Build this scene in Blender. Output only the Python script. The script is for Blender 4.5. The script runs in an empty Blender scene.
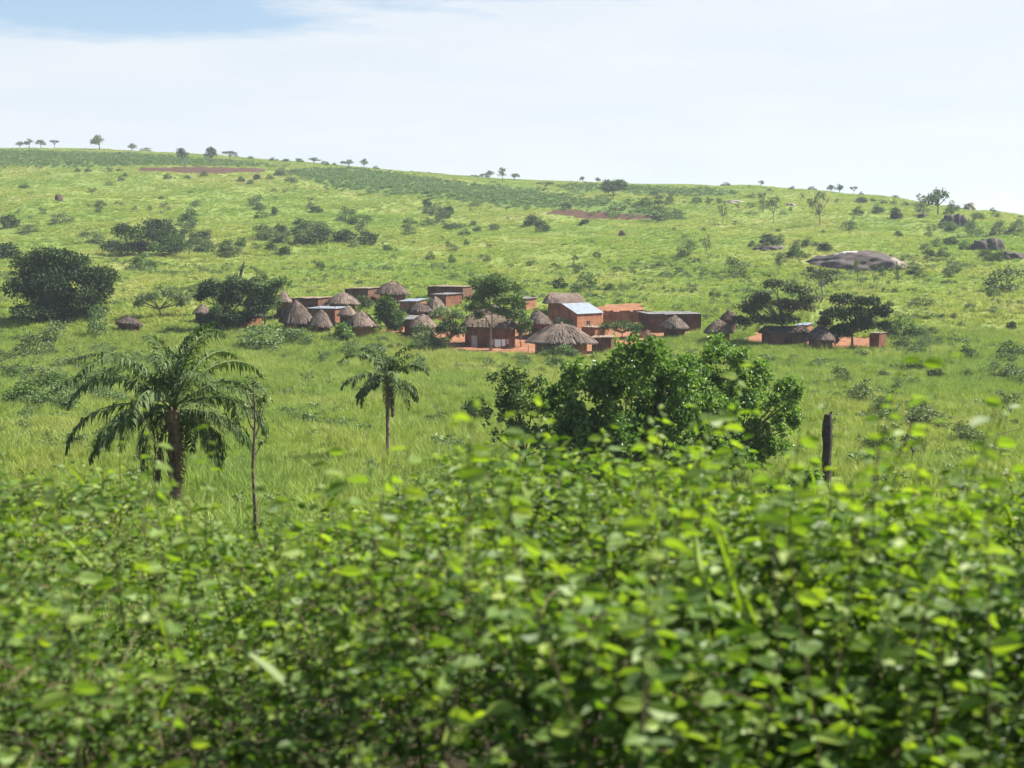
import bpy, bmesh, math, random
import numpy as np
from mathutils import Vector, Matrix

# ------------------------------------------------------------------ camera, world, sun, exposure
scene = bpy.context.scene
F = 1334.0                                    # focal length in pixels of a 1024 px wide picture
PITCH = math.atan((384.0 - 260.0) / F)
cam_data = bpy.data.cameras.new('camera')
cam_data.sensor_width = 36.0
cam_data.lens = 36.0 * F / 1024.0
cam_data.clip_start = 0.05
cam_data.clip_end = 12000
cam_data.dof.use_dof = True                   # focused on the village: the roadside leaves are soft
cam_data.dof.focus_distance = 190.0
cam_data.dof.aperture_fstop = 2.9
cam = bpy.data.objects.new('camera', cam_data)
scene.collection.objects.link(cam)
cam.location = (0, 0, 0)
cam.rotation_euler = (math.radians(90) - PITCH, 0, 0)
scene.camera = cam

SUN_EL = math.radians(49)
SUN_AZ = math.radians(79)                     # from +Y towards +X: the sun stands to the right
sun_dir = Vector((math.sin(SUN_AZ) * math.cos(SUN_EL), math.cos(SUN_AZ) * math.cos(SUN_EL), math.sin(SUN_EL)))
sd = bpy.data.lights.new('sun', 'SUN')
sd.energy = 5.0
sd.angle = math.radians(0.53)
sd.color = (1.0, 0.95, 0.86)
so = bpy.data.objects.new('sun', sd)
scene.collection.objects.link(so)
so.rotation_euler = sun_dir.to_track_quat('Z', 'Y').to_euler()

scene.view_settings.view_transform = 'Standard'
scene.view_settings.look = 'None'
scene.view_settings.gamma = 1.0
scene.view_settings.exposure = 1.5
EXPO = 2 ** 1.5

world = bpy.data.worlds.new('World')
scene.world = world
world.use_nodes = True
wn, wl = world.node_tree.nodes, world.node_tree.links
wn.clear()
w_out = wn.new('ShaderNodeOutputWorld')
w_bg = wn.new('ShaderNodeBackground')
w_bg.inputs['Strength'].default_value = 0.058
sky = wn.new('ShaderNodeTexSky')
sky.sky_type = 'NISHITA'
sky.sun_disc = False
sky.sun_elevation = SUN_EL
sky.sun_rotation = SUN_AZ
w_tc = wn.new('ShaderNodeTexCoord')
w_sep = wn.new('ShaderNodeSeparateXYZ')
wl.new(w_tc.outputs['Generated'], w_sep.inputs[0])
w_map = wn.new('ShaderNodeMapping')
w_map.inputs['Scale'].default_value = (2.2, 2.2, 16.0)
wl.new(w_tc.outputs['Generated'], w_map.inputs['Vector'])
w_noise = wn.new('ShaderNodeTexNoise')
w_noise.inputs['Scale'].default_value = 1.6
w_noise.inputs['Detail'].default_value = 7
w_noise.inputs['Roughness'].default_value = 0.6
wl.new(w_map.outputs[0], w_noise.inputs['Vector'])


def wmath(op, a, b=None, clamp=False):
    n = wn.new('ShaderNodeMath')
    n.operation = op
    n.use_clamp = clamp
    for i, v in enumerate((a, b)):
        if v is None:
            continue
        if isinstance(v, (int, float)):
            n.inputs[i].default_value = v
        else:
            wl.new(v, n.inputs[i])
    return n.outputs[0]


# a bank of thin cloud low over the hill, opening to blue higher up and to the left
edge = wmath('ADD', wmath('MULTIPLY', w_sep.outputs['X'], 0.115), 0.196)
edge = wmath('ADD', edge, wmath('MULTIPLY', wmath('SUBTRACT', w_noise.outputs['Fac'], 0.5), 0.14))
cover = wmath('DIVIDE', wmath('SUBTRACT', edge, w_sep.outputs['Z']), 0.022)
cover = wmath('ADD', cover, 0.5, clamp=True)
cover = wmath('MULTIPLY', cover, 0.97)
# the bank lies over the hill ahead; behind the viewer the sky is clear
cover = wmath('MULTIPLY', cover, wmath('ADD', wmath('MULTIPLY', w_sep.outputs['Y'], 1.6), 0.35, clamp=True))
wisps = wmath('MULTIPLY', wmath('SUBTRACT', w_noise.outputs['Fac'], 0.50, clamp=True), 0.9)
cover = wmath('MAXIMUM', cover, wisps)
w_noise2 = wn.new('ShaderNodeTexNoise')
w_noise2.inputs['Scale'].default_value = 3.0
w_noise2.inputs['Detail'].default_value = 4
wl.new(w_map.outputs[0], w_noise2.inputs['Vector'])
w_ramp = wn.new('ShaderNodeValToRGB')
CL = 1.0 / (EXPO * 0.058)
w_ramp.color_ramp.elements[0].position = 0.30
w_ramp.color_ramp.elements[0].color = (0.77, 0.845, 0.92, 1)
w_ramp.color_ramp.elements[1].position = 0.72
w_ramp.color_ramp.elements[1].color = (0.86, 0.895, 0.94, 1)
wl.new(w_noise2.outputs['Fac'], w_ramp.inputs['Fac'])
w_sc = wn.new('ShaderNodeVectorMath')
w_sc.operation = 'SCALE'
w_sc.inputs['Scale'].default_value = CL
wl.new(w_ramp.outputs['Color'], w_sc.inputs[0])
w_mix = wn.new('ShaderNodeMix')
w_mix.data_type = 'RGBA'
wl.new(cover, w_mix.inputs['Factor'])
wl.new(sky.outputs['Color'], w_mix.inputs['A'])
wl.new(w_sc.outputs[0], w_mix.inputs['B'])
wl.new(w_mix.outputs['Result'], w_bg.inputs['Color'])
wl.new(w_bg.outputs[0], w_out.inputs['Surface'])

COL = scene.collection

# ------------------------------------------------------------------ small helpers


def tag(o, label=None, cat=None, group=None, kind=None):
    if label:
        o['label'] = label
    if cat:
        o['category'] = cat
    if group:
        o['group'] = group
    if kind:
        o['kind'] = kind
    return o


def link(name, mesh, parent=None, loc=None, rotz=0.0, scale=None):
    o = bpy.data.objects.new(name, mesh)
    COL.objects.link(o)
    if parent is not None:
        o.parent = parent
    if loc is not None:
        o.location = loc
    if rotz:
        o.rotation_euler = (0, 0, rotz)
    if scale is not None:
        o.scale = scale
    return o


def empty(name, loc, rotz=0.0, scale=None):
    o = bpy.data.objects.new(name, None)
    o.empty_display_size = 0.3
    COL.objects.link(o)
    o.location = loc
    o.rotation_euler = (0, 0, rotz)
    if scale is not None:
        o.scale = scale
    return o


class MB:
    """collects numpy vertices and faces and links them as one mesh"""

    def __init__(self):
        self.v, self.f, self.a, self.n = [], [], [], 0

    def add(self, V, faces, rnd=None):
        V = np.asarray(V, float).reshape(-1, 3)
        if isinstance(faces, np.ndarray):
            self.f.append(faces + self.n)
        else:
            by = {}
            for f in faces:
                by.setdefault(len(f), []).append(f)
            for k, l in by.items():
                self.f.append(np.asarray(l, int) + self.n)
        self.v.append(V)
        if rnd is None:
            rnd = np.full(len(V), 0.5)
        elif np.isscalar(rnd):
            rnd = np.full(len(V), float(rnd))
        self.a.append(rnd)
        self.n += len(V)

    def box(self, c, s, rz=0.0, rnd=0.5):
        x, y, z = s[0] / 2, s[1] / 2, s[2] / 2
        P = np.array([(-x, -y, -z), (x, -y, -z), (x, y, -z), (-x, y, -z), (-x, -y, z), (x, -y, z), (x, y, z), (-x, y, z)])
        if rz:
            ca, sa = math.cos(rz), math.sin(rz)
            P = np.column_stack((P[:, 0] * ca - P[:, 1] * sa, P[:, 0] * sa + P[:, 1] * ca, P[:, 2]))
        self.add(P + np.array(c), [(3, 2, 1, 0), (4, 5, 6, 7), (0, 1, 5, 4), (1, 2, 6, 5), (2, 3, 7, 6), (3, 0, 4, 7)], rnd)

    def tube(self, pts, radii, sides=6, rnd=0.5, cap=True):
        pts = [Vector(p) for p in pts]
        V, fc = [], []
        for i, p in enumerate(pts):
            a = pts[max(i - 1, 0)]
            b = pts[min(i + 1, len(pts) - 1)]
            d = (b - a)
            d = d.normalized() if d.length > 1e-9 else Vector((0, 0, 1))
            ref = Vector((0, 0, 1)) if abs(d.z) < 0.9 else Vector((1, 0, 0))
            u = d.cross(ref).normalized()
            w = d.cross(u)
            for k in range(sides):
                t = 2 * math.pi * k / sides
                V.append(p + (u * math.cos(t) + w * math.sin(t)) * radii[i])
        for i in range(len(pts) - 1):
            for k in range(sides):
                fc.append((i * sides + k, (i + 1) * sides + k, (i + 1) * sides + (k + 1) % sides, i * sides + (k + 1) % sides))
        if cap:
            fc.append(tuple(range(sides)))
            fc.append(tuple(reversed(range((len(pts) - 1) * sides, len(pts) * sides))))
        self.add(np.array([tuple(v) for v in V]), fc, rnd)

    def mesh(self, name, mat, smooth=False):
        me = bpy.data.meshes.new(name)
        V = np.concatenate(self.v)
        me.vertices.add(len(V))
        me.vertices.foreach_set('co', V.astype(np.float32).ravel())
        counts = np.concatenate([np.full(len(f), f.shape[1]) for f in self.f])
        idx = np.concatenate([f.ravel() for f in self.f])
        me.loops.add(len(idx))
        me.loops.foreach_set('vertex_index', idx.astype(np.int32))
        me.polygons.add(len(counts))
        starts = np.concatenate(([0], np.cumsum(counts)[:-1]))
        me.polygons.foreach_set('loop_start', starts.astype(np.int32))
        me.polygons.foreach_set('loop_total', counts.astype(np.int32))
        me.polygons.foreach_set('use_smooth', np.full(len(counts), bool(smooth)))
        at_ = me.attributes.new('rnd', 'FLOAT', 'POINT')
        at_.data.foreach_set('value', np.concatenate(self.a).astype(np.float32))
        me.update(calc_edges=True)
        me.materials.append(mat)
        return me

    def build(self, name, mat, parent=None, loc=None, rotz=0.0, smooth=False):
        return link(name, self.mesh(name, mat, smooth), parent, loc, rotz)


# ------------------------------------------------------------------ materials


class NT:
    def __init__(self, name):
        self.m = bpy.data.materials.new(name)
        self.m.use_nodes = True
        self.n, self.l = self.m.node_tree.nodes, self.m.node_tree.links
        self.n.clear()
        self.out = self.n.new('ShaderNodeOutputMaterial')

    def node(self, t, **kw):
        x = self.n.new(t)
        for k, v in kw.items():
            setattr(x, k, v)
        return x

    def put(self, sock, v):
        if hasattr(v, 'is_output') or isinstance(v, bpy.types.NodeSocket):
            self.l.new(v, sock)
        else:
            sock.default_value = v

    def noise(self, vec, scale, detail=3, rough=0.55, sc=None):
        if sc is not None:
            mp = self.node('ShaderNodeMapping')
            mp.inputs['Scale'].default_value = sc
            self.l.new(vec, mp.inputs['Vector'])
            vec = mp.outputs[0]
        x = self.node('ShaderNodeTexNoise')
        x.inputs['Scale'].default_value = scale
        x.inputs['Detail'].default_value = detail
        x.inputs['Roughness'].default_value = rough
        self.l.new(vec, x.inputs['Vector'])
        return x.outputs['Fac']

    def ramp(self, fac, stops):
        x = self.node('ShaderNodeValToRGB')
        cr = x.color_ramp
        while len(cr.elements) < len(stops):
            cr.elements.new(0.5)
        for e, (p, c) in zip(cr.elements, stops):
            e.position = p
            e.color = (*c, 1) if len(c) == 3 else c
        self.l.new(fac, x.inputs['Fac'])
        return x.outputs['Color']

    def mix(self, fac, a, b, mode='MIX'):
        x = self.node('ShaderNodeMix', data_type='RGBA', blend_type=mode)
        self.put(x.inputs['Factor'], fac)
        for s, v in (('A', a), ('B', b)):
            if isinstance(v, tuple) and len(v) == 3:
                v = (*v, 1)
            self.put(x.inputs[s], v)
        return x.outputs['Result']

    def math(self, op, a, b=0.0, clamp=False):
        x = self.node('ShaderNodeMath', operation=op)
        x.use_clamp = clamp
        self.put(x.inputs[0], a)
        self.put(x.inputs[1], b)
        return x.outputs[0]

    def attr(self, name):
        return self.node('ShaderNodeAttribute', attribute_name=name)

    def pos(self):
        return self.node('ShaderNodeNewGeometry').outputs['Position']

    def obj(self):
        return self.node('ShaderNodeTexCoord').outputs['Object']

    def principled(self, col, rough=0.8, spec=0.3, metallic=0.0, bump=None, bump_s=0.4, bump_d=0.05):
        p = self.node('ShaderNodeBsdfPrincipled')
        if isinstance(col, tuple) and len(col) == 3:
            col = (*col, 1)
        self.put(p.inputs['Base Color'], col)
        self.put(p.inputs['Roughness'], rough)
        p.inputs['Specular IOR Level'].default_value = spec
        p.inputs['Metallic'].default_value = metallic
        if bump is not None:
            b = self.node('ShaderNodeBump')
            b.inputs['Strength'].default_value = bump_s
            b.inputs['Distance'].default_value = bump_d
            self.l.new(bump, b.inputs['Height'])
            self.l.new(b.outputs[0], p.inputs['Normal'])
        return p

    def finish(self, bsdf):
        self.l.new(bsdf.outputs[0], self.out.inputs['Surface'])
        return self.m


def leaf_mat(name, stops, rough=0.5, spec=0.4, trans=0.3, tcol=(1.3, 1.5, 0.6), instance=False):
    t = NT(name)
    r = t.attr('rnd').outputs['Fac']
    oi = t.node('ShaderNodeObjectInfo').outputs['Random']
    r = t.math('ADD', t.math('MULTIPLY', r, 0.75), t.math('MULTIPLY', oi, 0.25))
    col = t.ramp(r, stops)
    p = t.principled(col, rough, spec)
    tr = t.node('ShaderNodeBsdfTranslucent')
    tc = t.mix(1.0, col, tcol, 'MULTIPLY')
    t.l.new(tc, tr.inputs['Color'])
    m = t.node('ShaderNodeMixShader')
    m.inputs[0].default_value = trans
    t.l.new(p.outputs[0], m.inputs[1])
    t.l.new(tr.outputs[0], m.inputs[2])
    t.l.new(m.outputs[0], t.out.inputs['Surface'])
    return t.m


M = {}
M['dark_leaf'] = leaf_mat('dark_leaf', [(0.0, (0.012, 0.026, 0.008)), (0.55, (0.030, 0.058, 0.014)), (1.0, (0.085, 0.120, 0.034))], rough=0.65, spec=0.2, trans=0.10)
M['mid_leaf'] = leaf_mat('mid_leaf', [(0.0, (0.026, 0.056, 0.012)), (0.55, (0.066, 0.118, 0.024)), (1.0, (0.14, 0.19, 0.050))], rough=0.6, spec=0.25, trans=0.22)
M['bright_leaf'] = leaf_mat('bright_leaf', [(0.0, (0.036, 0.080, 0.018)), (0.40, (0.105, 0.185, 0.036)), (1.0, (0.27, 0.35, 0.105))], rough=0.42, spec=0.4, trans=0.36)
M['scrub_leaf'] = leaf_mat('scrub_leaf', [(0.0, (0.045, 0.070, 0.022)), (0.5, (0.100, 0.140, 0.044)), (1.0, (0.19, 0.22, 0.085))], rough=0.7, trans=0.2)
M['olive_leaf'] = leaf_mat('olive_leaf', [(0.0, (0.034, 0.050, 0.016)), (0.6, (0.066, 0.088, 0.024)), (1.0, (0.125, 0.125, 0.045))], rough=0.6, trans=0.2)
M['pale_leaf'] = leaf_mat('pale_leaf', [(0.0, (0.07, 0.12, 0.035)), (0.6, (0.11, 0.165, 0.055)), (1.0, (0.17, 0.21, 0.09))], rough=0.6, trans=0.25)
M['palm_leaf'] = leaf_mat('palm_leaf', [(0.0, (0.026, 0.050, 0.014)), (0.6, (0.064, 0.108, 0.028)), (1.0, (0.15, 0.19, 0.068))], rough=0.6, spec=0.25, trans=0.18)
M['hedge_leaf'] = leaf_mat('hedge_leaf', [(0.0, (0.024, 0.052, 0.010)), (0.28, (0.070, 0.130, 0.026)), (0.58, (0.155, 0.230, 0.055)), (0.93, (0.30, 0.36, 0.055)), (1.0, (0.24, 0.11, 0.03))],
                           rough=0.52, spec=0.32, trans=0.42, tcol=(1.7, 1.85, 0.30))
M['crop_leaf'] = leaf_mat('crop_leaf', [(0.0, (0.075, 0.130, 0.026)), (1.0, (0.14, 0.21, 0.048))], rough=0.6, trans=0.2)


def grass_col(t, pos):
    """wide soft patches of fresh green and straw yellow, laid out on the land"""
    n1 = t.noise(pos, 0.018, 4, 0.6, (1, 0.55, 0.4))
    n2 = t.noise(pos, 0.11, 4, 0.6, (1, 0.6, 0.4))
    f = t.math('ADD', t.math('MULTIPLY', n1, 0.6), t.math('MULTIPLY', n2, 0.4))
    return t.ramp(f, [(0.30, (0.110, 0.180, 0.036)), (0.43, (0.175, 0.238, 0.046)), (0.53, (0.228, 0.268, 0.062)), (0.62, (0.280, 0.282, 0.092)), (0.72, (0.275, 0.245, 0.105))])


def grass_mat():
    t = NT('grass_blade')
    base = grass_col(t, t.pos())
    r = t.attr('rnd').outputs['Fac']
    oi = t.node('ShaderNodeObjectInfo').outputs['Random']
    v = t.math('ADD', t.math('MULTIPLY', r, 0.5), t.math('ADD', t.math('MULTIPLY', oi, 0.35), 0.68))
    sc = t.node('ShaderNodeVectorMath', operation='SCALE')
    t.l.new(base, sc.inputs[0])
    t.l.new(v, sc.inputs['Scale'])
    p = t.principled(sc.outputs[0], 0.55, 0.3)
    tr = t.node('ShaderNodeBsdfTranslucent')
    t.l.new(t.mix(1.0, sc.outputs[0], (1.2, 1.3, 0.7), 'MULTIPLY'), tr.inputs['Color'])
    m = t.node('ShaderNodeMixShader')
    m.inputs[0].default_value = 0.4
    t.l.new(p.outputs[0], m.inputs[1])
    t.l.new(tr.outputs[0], m.inputs[2])
    t.l.new(m.outputs[0], t.out.inputs['Surface'])
    return t.m


M['grass'] = grass_mat()


def ground_mat():
    t = NT('ground_cover')
    pos = t.pos()
    g = grass_col(t, pos)
    fine = t.noise(pos, 0.9, 4, 0.7)
    g = t.mix(t.math('MULTIPLY', fine, 0.9), t.mix(1.0, g, (0.80, 0.82, 0.8), 'MULTIPLY'), t.mix(1.0, g, (0.46, 0.54, 0.5), 'MULTIPLY'))
    z = t.attr('zone')
    sep = t.node('ShaderNodeSeparateColor')
    t.l.new(z.outputs['Color'], sep.inputs[0])
    rough_n = t.noise(pos, 0.35, 5, 0.7)

    def zone(sock, k=0.75):
        e = t.math('ADD', sock, t.math('MULTIPLY', t.math('SUBTRACT', rough_n, 0.5), k))
        return t.math('MULTIPLY', t.math('SUBTRACT', e, 0.42), 6.0, clamp=True)
    earth = t.ramp(t.noise(pos, 0.6, 5, 0.65), [(0.3, (0.15, 0.066, 0.034)), (0.55, (0.235, 0.112, 0.062)), (0.75, (0.30, 0.165, 0.098))])
    field = t.ramp(t.noise(pos, 0.5, 3, 0.6), [(0.3, (0.065, 0.115, 0.022)), (0.7, (0.11, 0.165, 0.034))])
    tilled = t.ramp(t.noise(pos, 0.5, 3, 0.6), [(0.3, (0.045, 0.026, 0.016)), (0.7, (0.085, 0.044, 0.028))])
    c = t.mix(zone(sep.outputs[1], 1.1), g, field)
    c = t.mix(zone(sep.outputs[2], 1.9), c, tilled)
    c = t.mix(zone(sep.outputs[0]), c, earth)
    hedge_shade = t.ramp(t.noise(pos, 5.0, 5, 0.7), [(0.35, (0.012, 0.010, 0.005)), (0.65, (0.036, 0.028, 0.014))])  # near-black ground under and behind the hedge: shade painted into the colour
    c = t.mix(t.math('SUBTRACT', 1.0, z.outputs['Alpha']), c, hedge_shade)
    p = t.principled(c, 0.95, 0.1, bump=t.noise(pos, 1.6, 4, 0.7), bump_s=0.6, bump_d=0.3)
    return t.finish(p)


M['ground'] = ground_mat()


def mud_mat(name, c0, c1, c2):
    t = NT(name)
    o = t.obj()
    n = t.noise(o, 0.9, 5, 0.65)
    c = t.ramp(n, [(0.3, c0), (0.5, c1), (0.72, c2)])
    wash = t.noise(o, 1.6, 4, 0.7, (1.0, 1.0, 0.22))
    c = t.mix(t.math('MULTIPLY', t.math('SUBTRACT', wash, 0.52, clamp=True), 4.0, clamp=True), c, t.mix(1.0, c, (0.50, 0.48, 0.46), 'MULTIPLY'))
    br = t.node('ShaderNodeTexBrick')
    br.inputs['Scale'].default_value = 1.0
    br.inputs['Brick Width'].default_value = 0.42
    br.inputs['Row Height'].default_value = 0.17
    br.inputs['Mortar Size'].default_value = 0.018
    br.inputs['Color1'].default_value = (1, 1, 1, 1)
    br.inputs['Color2'].default_value = (0.80, 0.78, 0.76, 1)
    br.inputs['Mortar'].default_value = (0.70, 0.66, 0.62, 1)
    mp = t.node('ShaderNodeMapping')
    mp.inputs['Rotation'].default_value = (math.radians(90), 0, math.radians(35))
    t.l.new(o, mp.inputs['Vector'])
    t.l.new(mp.outputs[0], br.inputs['Vector'])
    c = t.mix(0.7, c, t.mix(1.0, c, br.outputs['Color'], 'MULTIPLY'))
    p = t.principled(c, 0.95, 0.1, bump=t.noise(o, 6, 4, 0.7), bump_s=0.5, bump_d=0.04)
    return t.finish(p)


M['mud_red'] = mud_mat('red_mud_wall', (0.125, 0.055, 0.033), (0.20, 0.092, 0.055), (0.27, 0.140, 0.086))
M['mud_orange'] = mud_mat('orange_mud_wall', (0.20, 0.094, 0.053), (0.29, 0.140, 0.080), (0.36, 0.19, 0.112))
M['mud_brown'] = mud_mat('brown_mud_wall', (0.080, 0.042, 0.029), (0.125, 0.066, 0.044), (0.18, 0.103, 0.069))


def thatch_mat(name, c0, c1, c2):
    t = NT(name)
    o = t.obj()
    r = t.attr('rnd').outputs['Fac']
    n = t.noise(o, 1.3, 5, 0.7)
    oi = t.node('ShaderNodeObjectInfo').outputs['Random']
    f = t.math('ADD', t.math('MULTIPLY', n, 0.65), t.math('MULTIPLY', r, 0.35))
    f = t.math('ADD', f, t.math('MULTIPLY', t.math('SUBTRACT', oi, 0.5), 0.30))
    c = t.ramp(f, [(0.28, c0), (0.5, c1), (0.72, c2)])
    p = t.principled(c, 0.95, 0.1, bump=t.noise(o, 9, 4, 0.8), bump_s=0.9, bump_d=0.06)
    return t.finish(p)


M['thatch'] = thatch_mat('grey_thatch', (0.060, 0.042, 0.034), (0.120, 0.088, 0.070), (0.20, 0.152, 0.120))
M['thatch_old'] = thatch_mat('weathered_thatch', (0.044, 0.033, 0.028), (0.092, 0.070, 0.058), (0.16, 0.125, 0.102))
M['thatch_new'] = thatch_mat('fresh_thatch', (0.085, 0.064, 0.045), (0.165, 0.128, 0.092), (0.25, 0.20, 0.145))


def simple(name, col, rough=0.8, spec=0.3, metallic=0.0, var=0.35, scale=3.0):
    t = NT(name)
    n = t.noise(t.obj(), scale, 4, 0.65)
    c = t.ramp(n, [(0.3, tuple(x * (1 - var) for x in col)), (0.7, tuple(min(1, x * (1 + var)) for x in col))])
    return t.finish(t.principled(c, rough, spec, metallic, bump=n, bump_s=0.3, bump_d=0.03))


M['metal'] = simple('galvanised_sheet', (0.185, 0.215, 0.25), 0.45, 0.5, 0.0, 0.2, 1.2)
M['old_metal'] = simple('dull_sheet', (0.135, 0.125, 0.12), 0.6, 0.4, 0.0, 0.4, 1.5)
M['mud_roof'] = simple('mud_roof', (0.20, 0.15, 0.11), 0.95, 0.1, 0.0, 0.4, 1.5)
M['doorway_shade'] = simple('shaded_doorway', (0.035, 0.026, 0.022), 0.8, 0.2)  # dark panel colour standing for the shade inside an open doorway
M['door_pale'] = simple('pale_door', (0.38, 0.36, 0.33), 0.8, 0.2)
M['wood'] = simple('weathered_wood', (0.16, 0.12, 0.09), 0.9, 0.1)
M['bark'] = simple('bark', (0.13, 0.10, 0.075), 0.95, 0.1, 0.0, 0.45, 4.0)
M['pale_bark'] = simple('pale_bark', (0.30, 0.27, 0.22), 0.9, 0.1, 0.0, 0.35, 4.0)
M['char'] = simple('charred_wood', (0.045, 0.036, 0.034), 0.9, 0.2, 0.0, 0.6, 5.0)
M['palm_bark'] = simple('palm_bark', (0.17, 0.115, 0.085), 0.95, 0.1, 0.0, 0.5, 4.0)
M['twig'] = simple('twig', (0.10, 0.085, 0.045), 0.9, 0.1)
M['stone'] = simple('stone', (0.32, 0.28, 0.24), 0.9, 0.2)
M['mound'] = simple('mound_soil', (0.075, 0.05, 0.04), 0.95, 0.1)
M['cloth_white'] = simple('white_cloth', (0.75, 0.75, 0.76), 0.9, 0.1, 0, 0.05)
M['cloth_pink'] = simple('pink_cloth', (0.55, 0.30, 0.28), 0.9, 0.1, 0, 0.05)
M['rubble'] = simple('brick_rubble', (0.30, 0.16, 0.11), 0.95, 0.1, 0.0, 0.5, 5)


def granite(name, pale):
    t = NT(name)
    o = t.obj()
    n = t.noise(o, 0.55, 6, 0.65)
    c = t.ramp(n, [(0.30, (0.034, 0.027, 0.026)), (0.5, (0.066, 0.053, 0.050)), (0.7, (0.115, 0.094, 0.086))])
    streak = t.noise(o, 0.5, 4, 0.6, (2.2, 0.5, 0.5))
    c = t.mix(t.math('MULTIPLY', t.math('SUBTRACT', streak, 0.55, clamp=True), 3.0, clamp=True), c, (0.10, 0.078, 0.066))
    if pale:
        wob = t.math('MULTIPLY', t.math('SUBTRACT', t.noise(o, 0.7, 4, 0.7), 0.5), 1.3)
        for (cx, cy, cz, sx, sy, sz, colr) in pale:
            mp = t.node('ShaderNodeMapping')
            mp.inputs['Location'].default_value = (-cx / sx, -cy / sy, -cz / sz)
            mp.inputs['Scale'].default_value = (1 / sx, 1 / sy, 1 / sz)
            t.l.new(o, mp.inputs['Vector'])
            ln = t.node('ShaderNodeVectorMath', operation='LENGTH')
            t.l.new(mp.outputs[0], ln.inputs[0])
            k = t.math('MULTIPLY', t.math('SUBTRACT', 1.0, t.math('ADD', ln.outputs['Value'], wob)), 5.0, clamp=True)
            c = t.mix(k, c, colr)
    return t.finish(t.principled(c, 0.9, 0.2, bump=t.noise(o, 1.5, 6, 0.7), bump_s=0.7, bump_d=0.25))


# ------------------------------------------------------------------ the lie of the land
CA, SA = math.cos(PITCH), math.sin(PITCH)


def z_of_row(r, Y):
    k = (384.0 - np.asarray(r, float)) / F
    return Y * (k * CA - SA) / (CA + k * SA)


NEAR_Y = np.array([-400, -60, 2.2, 4.5, 9, 18, 30, 50, 80, 120, 160, 190, 235], float)
NEAR_Z = np.array([-2.9, -2.9, -2.6, -2.8, -3.7, -6.0] + [float(z_of_row(r, y)) for r, y in ((632, 30), (548, 50), (474, 80), (414, 120), (377, 160), (353, 190), (304, 235))])
SKY_PX = np.array([-700, -300, 0, 60, 150, 200, 256, 320, 380, 450, 512, 580, 640, 720, 800, 850, 900, 950, 1024, 1200, 1700], float)
SKY_ROW = np.array([140, 144, 148.5, 149.5, 152.5, 155.5, 160, 164.5, 169.5, 175.5, 180, 182.5, 184.5, 187, 191.5, 196.5, 203, 209, 216.5, 232, 245], float)
RID_PX = np.array([-700, 0, 512, 768, 1024, 1700], float)
RID_Y = np.array([900, 900, 830, 690, 520, 480], float)


def pchip(x, xs, ys):
    h = np.diff(xs)
    d = np.diff(ys) / h
    m = np.zeros(len(xs))
    m[0], m[-1] = d[0], d[-1]
    for i in range(1, len(xs) - 1):
        if d[i - 1] * d[i] > 0:
            w1, w2 = 2 * h[i] + h[i - 1], h[i] + 2 * h[i - 1]
            m[i] = (w1 + w2) / (w1 / d[i - 1] + w2 / d[i])
    i = np.clip(np.searchsorted(xs, x) - 1, 0, len(xs) - 2)
    t = np.clip((x - xs[i]) / h[i], 0, 1)
    return (ys[i] * (2 * t**3 - 3 * t**2 + 1) + h[i] * m[i] * (t**3 - 2 * t**2 + t) + ys[i + 1] * (-2 * t**3 + 3 * t**2) + h[i] * m[i + 1] * (t**3 - t**2))


def undul(x, y):
    return (np.sin(x * 0.071 + 1.3 + 0.8 * np.sin(y * 0.031)) * np.sin(y * 0.053 + 0.4 + 0.6 * np.sin(x * 0.027)) * 0.6
            + np.sin(x * 0.151 - y * 0.093 + 2.0) * 0.25 + np.sin(x * 0.023 + y * 0.037) * 0.7
            + np.sin(x * 0.31 + 1.1 * np.sin(y * 0.17)) * np.sin(y * 0.27 + 0.7) * 0.16)


def ridge_y(x, y):
    px = 512 + F * x / np.maximum(y, 30.0)
    return np.interp(px, RID_PX, RID_Y)


def H(x, y):
    x = np.asarray(x, float)
    y = np.asarray(y, float)
    x, y = np.broadcast_arrays(x, y)
    zn = pchip(np.clip(y, -400, 235), NEAR_Y, NEAR_Z)
    px = 512 + F * x / np.maximum(y, 30.0)
    sky_r = np.interp(px, SKY_PX, SKY_ROW)
    yr = np.interp(px, RID_PX, RID_Y)
    t = np.clip((y - 235) / (yr - 235), 0, 1)
    g = 1 - (1 - t) ** 2.15
    zf = z_of_row(304 + (sky_r - 304) * g, np.clip(y, 235, None))
    zr = z_of_row(sky_r, yr)
    dy = np.clip(y - yr, 0, None)
    zb = zr + zr / yr * dy - 0.0009 * dy * dy
    zf = np.where(y > yr, np.maximum(zb, -40), zf)
    z = np.where(y < 235, zn, zf)
    amp = np.interp(y, [0, 50, 110, 180, 245, 330, 480, 800, 1200], [0.0, 0.1, 0.5, 0.12, 0.15, 1.1, 1.5, 0.8, 0.5])
    return z + undul(x, y) * amp


_YS = np.geomspace(14, 1100, 4000)


def at(px, py):
    """the point of the land seen in direction (px, py)"""
    a, b = (px - 512) / F, (384 - py) / F
    dy, dz = CA + b * SA, -SA + b * CA
    x, z = _YS * a / dy, _YS * dz / dy
    below = np.nonzero(z <= H(x, _YS))[0]
    if len(below):
        Y = _YS[below[0]]
    else:
        k = np.argmax(H(x, _YS) / _YS - z / _YS)
        Y = _YS[k]
    X = Y * a / dy
    return Vector((X, Y, float(H(X, Y))))


def mpp(p):
    return p.y / F                            # metres per picture pixel at that distance


def poly_world(pts):
    return np.array([[v.x, v.y] for v in (at(*p) for p in pts)])


def inside(P, x, y):
    r = np.zeros(np.shape(x), bool)
    n = len(P)
    for i in range(n):
        x1, y1 = P[i]
        x2, y2 = P[(i + 1) % n]
        if y1 == y2:
            continue
        c = ((y1 > y) != (y2 > y)) & (x < (x2 - x1) * (y - y1) / (y2 - y1) + x1)
        r ^= c
    return r


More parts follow.
